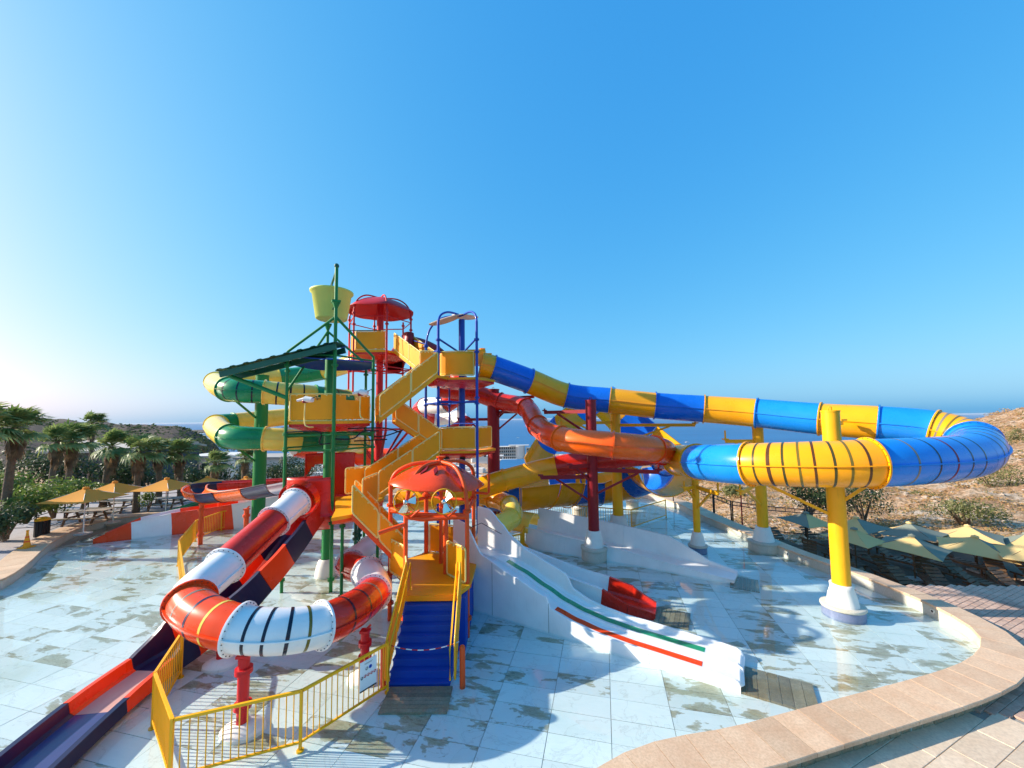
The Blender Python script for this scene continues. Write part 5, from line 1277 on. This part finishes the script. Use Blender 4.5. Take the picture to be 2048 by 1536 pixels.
def palm_mesh(seed, H_, cr, trunk_r):
    """fan palm with wind-blown crown; built at the origin"""
    rnd = random.Random(seed); tr = MB(); prof = []
    m_ = int(H_/.12)
    for i in range(m_+1):
        z = H_*i/m_; r = trunk_r*(1.25-.35*min(1, z/H_*1.2))*(1+.09*(i % 2)+rnd.uniform(-.03, .03)); prof.append((r, z))
    lean = V((rnd.uniform(-.06, .10), rnd.uniform(-.05, .05), 0)); tr.lathe((0, 0, 0), prof, 12, sm=False)
    tr.v = [(x+lean.x*z*z/H_, y+lean.y*z*z/H_, z) for x, y, z in tr.v]
    top = V((lean.x*H_, lean.y*H_, H_))
    def fan(mb, d, L, blade, droop, nb=11):
        d = d.normalized(); sd = d.cross(V((0, 0, 1))).normalized(); up = sd.cross(d)
        st = top+d*.05; mid = top+d*L*.5+V((.10*L, 0, -.05*L)); hub = top+d*L+V((.25*L, 0, -droop*L))
        mb.cyl(st, mid, .018, .014, n=3, caps=False, sm=False).cyl(mid, hub, .014, .01, n=3, caps=False, sm=False)
        dd = (hub-mid).normalized(); s2 = dd.cross(V((0, 0, 1))).normalized(); u2 = s2.cross(dd)
        for j in range(nb):
            a = R(-115+230*j/(nb-1)); b_ = (dd*math.cos(a)+s2*math.sin(a)).normalized(); bl = blade*(1-.25*abs(a)/2)*rnd.uniform(.85, 1.1)
            m2 = hub+b_*bl*.55+u2*bl*.05+V((.07, 0, 0)); e = hub+b_*bl*.95+V((.30*blade, 0, -bl*(.12+droop*.5)+rnd.uniform(-.05, .08)))
            w_ = s2*math.cos(a)-dd*math.sin(a); w_ = w_*.05*blade/.6
            mb.add([hub, m2-w_+u2*.01, e, m2+w_], [(0, 1, 2, 3)])
    cw = MB()
    for i in range(46):
        a = rnd.uniform(0, 6.28); el = rnd.uniform(-.30, 1.35); d = V((math.cos(a)*math.cos(el), math.sin(a)*math.cos(el), math.sin(el)))
        fan(cw, d, cr*rnd.uniform(.45, .62), cr*rnd.uniform(.45, .60), .06+.28*(el < .1))
    sk = MB()
    for i in range(46):
        a = rnd.uniform(0, 6.28); z = -rnd.uniform(.05, cr*1.0); r0 = trunk_r*1.1+.18*cr*(1+z/cr)
        p = top+V((math.cos(a)*r0, math.sin(a)*r0, z)); L = cr*rnd.uniform(.35, .6); sdv = V((-math.sin(a), math.cos(a), 0))
        for j in range(5):
            k = (j-2)*.13; e = p+V((math.cos(a)*.05+.06, math.sin(a)*.05, -L))+sdv*k*L; sk.add([p, p*.5+e*.5+sdv*(.03), e, p*.5+e*.5-sdv*(.03)], [(0, 1, 2, 3)])
    return tr, cw, sk
protos = []
palms = [(22, 855, 1075, 19.5, 1.35, 'largest wind-blown fan palm at the far left edge'), (108, 882, 985, 27, 1.35, 'fan palm behind the hedge, its crown overlapping a second palm'), (142, 880, 985, 28.5, 1.45, 'fan palm right of the one behind the hedge'),
         (187, 845, 960, 40, 1.5, 'tall far fan palm rising above the other left palms'), (213, 893, 1010, 25.5, 1.35, 'dense fan palm behind the first mustard parasols'), (278, 900, 1020, 25, 1.25, 'fan palm directly left of the third mustard parasol'),
         (322, 900, 1005, 28, 1.2, 'fan palm behind the third mustard parasol'), (364, 905, 1000, 29, 1.3, 'fan palm right of the third mustard parasol'), (432, 925, 985, 34, 1.2, 'dark fan palm under the green spiral slide'), (488, 915, 985, 36, 1.3, 'fan palm beside the thick green column'), (-70, 850, 1085, 18, 1.35, 'fan palm just out of the left edge')]
for i in range(4): protos.append(None)
for i, (px, pyc, pyb, Y_, cr, lab) in enumerate(palms):
    ct = at(px, pyc, Y_); bt = at(px, pyb, Y_); z0 = min(bt.z, .3); Hh = ct.z-z0
    tr, cw, sk = palm_mesh(20+i, Hh, cr*(1.0+.08*((i*7) % 3-1)), .155)
    root = thing('palm_tree', lab, 'palm tree', (ct.x, ct.y, z0), 'fan palms along the left side')
    for mb, nm, mt in ((tr, 'trunk', BARK), (cw, 'crown', PALML), (sk, 'dead_skirt', DEADL)):
        mb.v = [(x+ct.x, y+ct.y, z+z0) for x, y, z in mb.v]; mb.build(nm, mt, root)
hedges = [((55, 1005), 19.8, 1.5, .9, .95, 'leafy green bush at the left edge below the big palm'), ((110, 990), 21.5, 1.7, 1.0, 1.15, 'pale green leafy bush behind the waste bin'), ((165, 985), 24.0, 1.8, .9, .95, 'leafy bush behind the first mustard parasol'), ((12, 1035), 18.3, 1.2, .9, 1.0, 'dark leafy shrub at the foot of the largest palm'), ((5, 970), 23, 1.9, 1, 1.3, 'leafy bush high at the left edge behind the palm trunk')]
for i, ((px, py), Y_, a, b_, c_, lab) in enumerate(hedges):
    p = at(px, py, Y_); bush('leafy_bush', lab, p, a, b_, c_, 1500, .085, LEAF if i != 3 else DARKL, seed=i+3, group='leafy bushes at the left')
p = at(297, 1000, 24.2); bush('leafy_bush', 'small round bush between the second and third picnic tables', p, .55, .45, .65, 600, .06, LEAF, seed=30, group='leafy bushes at the left')
for i, (px, py, Y_, a, c_) in enumerate([(215, 945, 36, 3.2, 2.2), (300, 950, 37, 3.0, 1.9), (380, 955, 38, 3.4, 2.0), (455, 960, 38, 3.4, 1.8), (530, 950, 44, 3.8, 2.2), (610, 930, 60, 4.5, 2.6), (40, 940, 34, 3.0, 2.8), (130, 950, 35, 3.0, 2.2), (600, 945, 52, 4.0, 1.5), (420, 890, 90, 5, 3.0), (470, 893, 100, 6, 3.0)]):
    bush('dark_tree', ['dark bushy tree behind the %s' % t for t in ('second mustard parasol', 'third mustard parasol', 'right end of the mustard parasols', 'navy and orange open flume', 'thick green column', 'green tower', 'largest left palm', 'pale green bush', 'red moulded walls', 'white house roof at the left', 'white house roof and the spiral slide')][i], at(px, py, Y_), a, 1.6, c_, 1500, .13, DARKL, 'tree', 'dark trees behind the left palms', seed=60+i)
# right: dark tamarisk trees and bushes on the slope
for i, (px, py, Y_, a, c_, m_, lab) in enumerate([(1618, 985, 26, 1.5, 1.6, DARKL, 'dark green tree behind the grey parasol left of the yellow column'), (1725, 995, 28, 2.1, 1.6, DARKL, 'wide dark green tree right of the yellow column'), (1665, 1000, 27, 1.4, 1.2, DARKL, 'dark shrub just behind the thick yellow column'),
        (1932, 1022, 27, 3.0, 1.25, OLIVEL, 'broad olive green bush on the slope above the parasols'), (2000, 955, 36, 3.2, 2.3, OLIVEL, 'tall straggly bush at the right edge of the slope'), (1850, 998, 36, 2.0, .9, OLIVEL, 'low pale bush half way up the slope'), (1960, 900, 60, 4.5, 2.3, OLIVEL, 'olive bush high on the right slope'), (2030, 885, 62, 4.0, 2.6, OLIVEL, 'olive bush at the right edge under the ridge'), (1910, 925, 58, 3, 1.3, OLIVEL, 'small bush right of the flume bend'), (1470, 985, 45, 1.2, .9, OLIVEL, 'small dark bush beyond the black railing')]):
    bush('slope_bush', lab, at(px, py, Y_), a, 1.5, c_, 1800, .085 if Y_ < 40 else .13, m_, seed=90+i, group='bushes on the right slope')
# dry scrub and stones, too many to count
rnd = random.Random(4); sc = MB(); rk = MB()
cells = [V((rnd.gauss(0, 1), rnd.gauss(0, 1), 0)) for _ in range(5)]
for i in range(5200):
    u = rnd.uniform(1330, 2350); Y_ = 21.5+98*rnd.random()**1.4; x = (u-1024)/770*Y_; z = ground_z(x, Y_)
    if Y_ < 21.8+max(0, 16-x)*.1 or (Y_ < 24 and x < 11): continue
    s = rnd.uniform(.18, .55)*(.6+Y_/70)
    if noise.noise(V((x*.13, Y_*.13, 3))) < -.12 and rnd.random() < .6: continue
    for k_ in range(22):
        d = V((rnd.gauss(0, .6), rnd.gauss(0, .6), abs(rnd.gauss(0, .33)))); p = V((x, Y_, z-.05))+d*s; a = rnd.uniform(0, 6.28); h_ = s*.2
        sc.add([p-V((math.cos(a), math.sin(a), .2))*h_, p+V((0, 0, h_*.5)), p+V((math.cos(a), math.sin(a), .3))*h_, p-V((0, 0, h_*.5))], [(0, 1, 2, 3)], 1 if rnd.random() < .16 else 0)
for i in range(1500):
    u = rnd.uniform(1330, 2300); Y_ = 21.5+98*rnd.random()**1.5; x = (u-1024)/770*Y_; z = ground_z(x, Y_)
    if Y_ < 21.8+max(0, 16-x)*.1 or (Y_ < 24 and x < 11): continue
    s = rnd.uniform(.06, .26)*(.6+Y_/60); n8 = 6
    pr = [(0, -.3*s), (s*rnd.uniform(.7, 1), 0), (s*rnd.uniform(.5, .8), s*.35), (0, s*rnd.uniform(.4, .6))]
    v0 = len(rk.v); rk.lathe((x, Y_, z), pr, n8, sm=False, sx=rnd.uniform(.8, 1.5)); 
    rk.v[v0:] = [(a+rnd.uniform(-.12, .12)*s, b_+rnd.uniform(-.12, .12)*s, c_+rnd.uniform(-.08, .08)*s) for a, b_, c_ in rk.v[v0:]]
sc.build('scrub', [SCRUB, OLIVEL])['kind'] = 'stuff'; rk.build('loose_rocks', ROCK)['kind'] = 'stuff'
sl = MB()
for i in range(4200):
    u = rnd.uniform(-400, 450); Y_ = rnd.uniform(200, 318); f = interp(rows_[:6], Y_); zt = CAM_H-(interp(HL, u)-HZ(u))*320/F_PX; zt = min(zt, CAM_H+12); x = (u-1024)/770*Y_; z = -40+(zt+40)*f
    s = rnd.uniform(.6, 2.2)
    for k_ in range(5):
        d = V((rnd.gauss(0, .5), rnd.gauss(0, .5), abs(rnd.gauss(0, .35)))); p = V((x, Y_, z-.1))+d*s; a = rnd.uniform(0, 6.28); h_ = s*.5
        sl.add([p-V((math.cos(a), math.sin(a), .1))*h_, p+V((0, 0, h_*.5)), p+V((math.cos(a), math.sin(a), .2))*h_, p-V((0, 0, h_*.5))], [(0, 1, 2, 3)])
sl.build('hill_scrub', DARKL)['kind'] = 'stuff'

# ------------------------------------------------------------------ left terrace
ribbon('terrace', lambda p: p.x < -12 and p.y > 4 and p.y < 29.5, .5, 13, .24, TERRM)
def parasol(label, x, y, z0, w_, h, mats, group, tilt=0, valance=.0, rot=0, flat_=False):
    root = thing('parasol', label, 'parasol', (x, y, z0), group); zt = z0+h
    MB().cyl((x, y, z0), (x, y, zt), .028, n=8).build('pole', WHITE2 if not flat_ else WOOD, root)
    MB().box((x, y, z0+.05), (.5, .5, .08)).build('base', CONC, root)
    n_ = 4; rise = w_*(.25 if flat_ else .24); m_ = 8; T = Matrix.Rotation(R(tilt), 3, 'X') @ Matrix.Rotation(R(tilt*.6), 3, 'Y')
    mb = MB()
    for q_ in range(4):
        a0 = R(45+90*q_+rot); a1 = R(135+90*q_+rot); r = w_/2*1.414
        c0 = V((r*math.cos(a0), r*math.sin(a0), -rise)); c1 = V((r*math.cos(a1), r*math.sin(a1), -rise)); vs = []
        for lay in (0, -.012):
            for j in range(m_+1):
                for i in range(m_+1):
                    u, v = i/m_, j/m_; p = c0.lerp(c1, u)*v; sag = .16*math.sin(math.pi*v)*w_*.22+ (.07*w_*math.sin(math.pi*u)*v*v if flat_ else .02*w_*math.sin(math.pi*u)*v*v)
                    p = V((p.x*(1-.04*math.sin(math.pi*u)*v), p.y*(1-.04*math.sin(math.pi*u)*v), p.z*v**(.0)*1-sag*.6+(.05*w_*math.sin(math.pi*u)*v*v if flat_ else 0))); vs.append(V((x, y, zt+.04+lay))+T @ p)
        S = (m_+1)**2; fs = []
        for j in range(m_):
            for i in range(m_):
                f = (j*(m_+1)+i, j*(m_+1)+i+1, (j+1)*(m_+1)+i+1, (j+1)*(m_+1)+i); fs += [f, tuple(S+t for t in reversed(f))]
        pb = MB().add(vs, fs, 0, True).build('canopy_panel', mats[q_ % len(mats)], root)
        e = V((x, y, zt))+T @ (c0*.96); MB().cyl((x, y, zt-.02), e, .012, n=5).build('rib', WOOD if flat_ else WHITE2, root)
    MB().lathe((x, y, zt+.03), [(.14, -.02), (.12, .04), (.03, .07), (.0, .1)], 12).build('cap', mats[0], root)
    return root
for i, (px, py, Y_, w_, lab) in enumerate([(172, 976, 20.3, 2.35, 'mustard parasol nearest the waste bin'), (230, 964, 22.6, 2.3, 'second mustard parasol, half hidden by the first one'), (334, 957, 23.5, 2.35, 'mustard parasol beside the small round bush'), (415, 954, 25.0, 2.3, 'mustard parasol behind the bend of the navy and orange flume'), (492, 954, 26.0, 2.2, 'mustard parasol left of the thick green column')]):
    p = at(px, py, Y_); parasol(lab, p.x, p.y, .24, w_, p.z-.24-.03, [CL_T], 'mustard parasols over the picnic tables')
def table(label, x, y, rz, z0=.24):
    root = thing('picnic_table', label, 'picnic table', (x, y, z0), 'picnic tables under the mustard parasols'); M = Matrix.Rotation(rz, 3, 'Z'); W = lambda a, b_, c_: V((x, y, z0))+M @ V((a, b_, c_))
    for j in range(5): MB().box(W(0, (j-2)*.155, .75), (2.3, .145, .04), rot=M).build('top_plank', PLANKL, root)
    for s_ in (-1, 1):
        for j in (0, 1): MB().box(W(0, s_*(.68+j*.14), .45), (2.3, .13, .04), rot=M).build('bench_plank', PLANK, root)
        MB().box(W(s_*.7, 0, .41), (.08, 1.55, .08), rot=M).box(W(s_*.7, 0, .69), (.08, .7, .07), rot=M).beam(W(s_*.7, -.55, 0), W(s_*.7, -.25, .7), .08, .08).beam(W(s_*.7, .55, 0), W(s_*.7, .25, .7), .08, .08).build('leg_frame', WOOD, root)
for px, py, rz, lab in ((172, 1021, .15, 'picnic table under the parasol nearest the bin'), (233, 1001, .1, 'middle picnic table, left of the small round bush'), (333, 996, .05, 'picnic table right of the small round bush')):
    p = on(px, py, .99); table(lab, p.x, p.y, rz)
def rail_run(name, label, pts, z0s, h, mat, cat='fence', panels=False, sp=1.9):
    root = thing(name, label, cat, (pts[0].x, pts[0].y, z0s))
    for a, b_ in zip(pts, pts[1:]):
        L = (b_-a).length; k = max(1, round(L/sp)); t = (b_-a).normalized(); z = V((0, 0, 1))
        if not panels:
            for hh in (h, h*.66, .12): MB().beam(a+z*hh, b_+z*hh, .035, .035).build('rail', mat, root)
            for i in range(k+1): MB().box(a+(b_-a)*(i/k)+z*h/2, (.045, .045, h)).build('post', mat, root)
        else:
            for i in range(k):
                p, q_ = a+(b_-a)*(i/k)+t*.05, a+(b_-a)*((i+1)/k)-t*.05
                for r_ in (p, q_): MB().box(r_+z*h/2, (.05, .05, h)).build('post', mat, root)
                for hh in (h-.03, h-.22, .14): MB().beam(p+z*hh, q_+z*hh, .04, .04).build('rail', mat, root)
                for m_ in (1, 2, 3): pm = p.lerp(q_, m_/4); MB().box(pm+z*(h-.125), (.022, .022, .19)).build('spacer', mat, root)
    return root
gp2 = lambda px, Y_, z: V((at(px, 900, Y_).x, Y_+.4, z))
rail_run('terrace_railing', 'thin black railing behind the picnic tables', [gp2(70, 20.5, .24), gp2(175, 24.5, .24), gp2(270, 26, .24), gp2(395, 27.5, .24), gp2(470, 29, .24)], .24, 1.35, BLACKP)
# black railing right of the pool
rail_run('gully_railing', 'black steel railing along the dry gully on the right', [gp2(1344, 26.0, .05), gp2(1395, 24.2, .05), gp2(1462, 21.2, -.1), gp2(1530, 20.6, -.25), gp2(1610, 20.4, -.4), gp2(1680, 20.6, -.5)], 0, 1.45, BLACKP, panels=True)
pst = thing('rusty_post', 'thin rust brown post between the black railing and the back yellow column', 'post', gp2(1482, 21.5, -.2)); pp_ = gp2(1482, 21.5, -.2); MB().cyl(pp_, pp_+V((0, 0, 2.6)), .035, n=8).box(pp_+V((0, 0, .05)), (.2, .2, .1)).build('shaft', REDP, pst)
# bin and cone
bp3 = at(86, 1030, 20.0); bn = thing('waste_bin', 'dark slatted waste bin with a yellow lid by the hedge', 'bin', (bp3.x, bp3.y, .24))
for i in range(14):
    a = 2*math.pi*i/14; MB().box((bp3.x+.27*math.cos(a), bp3.y+.27*math.sin(a), .24+.42), (.02, .10, .8), rz=a).build('slat', BLACKP, bn)
MB().cyl((bp3.x, bp3.y, .26), (bp3.x, bp3.y, 1.0), .24, n=18).build('liner', BGREY, bn); MB().lathe((bp3.x, bp3.y, 1.05), [(.30, 0), (.28, .08), (.15, .16), (0, .18)], 18).build('lid', YELP, bn)
cp = on(53, 1095, .36); cn = thing('traffic_cone', 'faded yellow wet-floor cone standing on the coping at the left', 'cone', cp)
MB().lathe(cp, [(.17, .03), (.055, .60), (.05, .72), (.07, .74), (.06, .78), (0, .79)], 4, sm=False).build('body', CONEM, cn); MB().box(cp+V((0, 0, .02)), (.40, .40, .04)).build('foot', CONEM, cn)
for s_ in (.25, .45): MB().lathe(cp, [(.175-.19*s_+.004, s_), (.16-.19*s_+.004, s_+.06)], 4, sm=False).build('band', ORP, cn)

# ------------------------------------------------------------------ right terrace: parasols and loungers
BROWNP = stone('shade_brown_paving', (.17, .09, .055), (.27, .16, .10), 1.2, .95, .5)  # dark brown carries the shade lying on the pavers, painted into the ground colour
TZ = -1.12
plat = MB().prism([(13.3, 14.3, TZ), (21.5, 14.1, TZ), (36, 13.9, TZ), (36, 20, TZ), (24, 21.8, TZ), (16.5, 22, TZ), (13.4, 20.8, TZ), (12.9, 17.5, TZ)], (0, 0, .02)).build('lower_terrace', BROWNP); plat['kind'] = 'structure'
pr_ = [(1612, 1026, 19.6, 2.5, [CL_G, CL_G, CL_Y, CL_G], 'grey-green parasol at the left end behind the yellow column'), (1712, 1036, 20.4, 2.9, [CL_Y, CL_Y, CL_G, CL_G], 'two-tone parasol just right of the yellow column, back row'), (1708, 1058, 17.4, 2.5, [CL_G, CL_Y, CL_Y, CL_G], 'grey and sand parasol right of the yellow column, front row'),
       (1818, 1046, 21.0, 3.3, [CL_Y, CL_G, CL_G, CL_G], 'grey parasol with one yellow panel in the middle of the back row'), (1824, 1072, 16.6, 2.9, [CL_G, CL_Y, CL_G, CL_G], 'dark grey-green parasol in the middle of the front row'), (1935, 1052, 20.4, 3.2, [CL_Y, CL_Y, CL_G, CL_Y], 'yellow parasol with a grey panel in the back row by the olive bush'),
       (1950, 1074, 17.4, 3.2, [CL_Y, CL_Y, CL_G, CL_Y], 'bright yellow parasol with pale side in the front row at the right'), (2052, 1068, 19.6, 2.9, [CL_G, CL_Y, CL_G, CL_G], 'dark parasol cut by the right edge, back row'), (2062, 1090, 16.2, 2.9, [CL_Y, CL_Y, CL_Y, CL_G], 'yellow parasol cut by the right edge, front row')]
for i, (px, py, Y_, w_, mats, lab) in enumerate(pr_):
    p = at(px, py, Y_); parasol(lab, p.x, p.y, TZ+.02, w_*.72, p.z-TZ-.04, mats, 'two-tone parasols on the right terrace', tilt=(-4 if i % 2 else 3), rot=14+i*5, flat_=True)
def lounger(label, x, y, rz, z0, up=.5):
    root = thing('sun_lounger', label, 'sun lounger', (x, y, z0), 'brown loungers on the right terrace'); M = Matrix.Rotation(rz, 3, 'Z'); W = lambda a, b_, c_: V((x, y, z0))+M @ V((a, b_, c_))
    MB().box(W(-.3, .28, .30), (1.9, .05, .07), rot=M).box(W(-.3, -.28, .30), (1.9, .05, .07), rot=M).build('frame', WOOD, root)
    for j in range(7): MB().box(W(-1.15+j*.19, 0, .345), (.13, .54, .022), rot=M).build('slat', WOOD, root)
    th = up; B2 = M @ Matrix.Rotation(-th, 3, 'Y')
    for j in range(5): MB().box(W(.15+(.08+j*.15)*math.cos(th), 0, .36+(.08+j*.15)*math.sin(th)), (.11, .54, .022), rot=B2).build('backrest_slat', WOOD, root)
    for sx in (-1.1, .5):
        for sy in (-.26, .26): MB().box(W(sx, sy, .14), (.06, .05, .28), rot=M).build('leg', WOOD, root)
    return root
spots_front = [(14.3, 15.0), (15.6, 15.1), (16.9, 15.0), (18.2, 14.9), (19.5, 14.9), (20.9, 14.8)]
spots = [(14.4, 18.6), (15.6, 18.4), (16.8, 18.3), (18.0, 18.1), (19.2, 18.0), (20.6, 17.9), (22.0, 17.8), (14.6, 16.3), (16.0, 16.2), (17.4, 16.1), (18.8, 16.0), (20.2, 15.9), (21.6, 15.8), (14.6, 20.8), (16.4, 20.9), (18.2, 20.7), (20.0, 20.6), (21.8, 20.5)]
rr2 = random.Random(8); l0 = None
for i, (x, y) in enumerate(spots):
    y += .6
    rz = rr2.uniform(-.25, .25)+(R(100) if rr2.random() < .8 else R(60)); lab = 'brown slatted lounger, %s from the left in the %s row under the right parasols' % ((['first', 'second', 'third', 'fourth', 'fifth', 'sixth', 'seventh'][i if i < 7 else (i-7 if i < 13 else i-13)]), 'middle' if i < 7 else 'front' if i < 13 else 'back')
    if l0 is None or i % 6 == 0: l0 = o = lounger(lab, x, y, 0, TZ+.02, [.75, 1.0, 1.15][i % 3])
    else: o = copy_tree(l0); o['label'] = lab; o.location = (x, y, TZ+.02)
    o.rotation_euler.z = rz
for i, (x, y) in enumerate(spots_front):
    o = copy_tree(l0); o['label'] = 'brown slatted lounger nearest the pink pavers, %s from the left' % ['first', 'second', 'third', 'fourth', 'fifth', 'sixth'][i]; o.location = (x, y+.5, TZ+.02); o.rotation_euler.z = R(95+rr2.uniform(-20, 20))
# wall nozzles along the pool
for px, py in ((1610, 1109), (1865, 1211), (1470, 1058)):
    p = on(px, py, .17); j = min(range(len(INNER)), key=lambda i: (INNER[i].to_2d()-p.to_2d()).length); nn = NRM[j]; c = V((INNER[j].x, INNER[j].y, .15))+nn*.035
    MB().cyl(c, c-nn*.03, .06, n=12).build('wall_nozzle', WHITE2, rim); MB().cyl(c-nn*.02, c-nn*.034, .035, n=10).build('nozzle_mouth', BOLT, rim)

# ------------------------------------------------------------------ sea haze: one even body of pale air
hz = MB().box((0, 14000, -21.5), (90000, 92000, 77)).build('haze', []); hz['kind'] = 'stuff'
hm = bpy.data.materials.new('sea_haze'); hm.use_nodes = True; hn = hm.node_tree; hn.nodes.remove(hn.nodes['Principled BSDF'])
pv = hn.nodes.new('ShaderNodeVolumePrincipled'); pv.inputs['Density'].default_value = .000014; pv.inputs['Color'].default_value = (.92, .95, 1, 1)
hn.links.new(pv.outputs[0], hn.nodes['Material Output'].inputs['Volume']); hz.data.materials.append(hm)
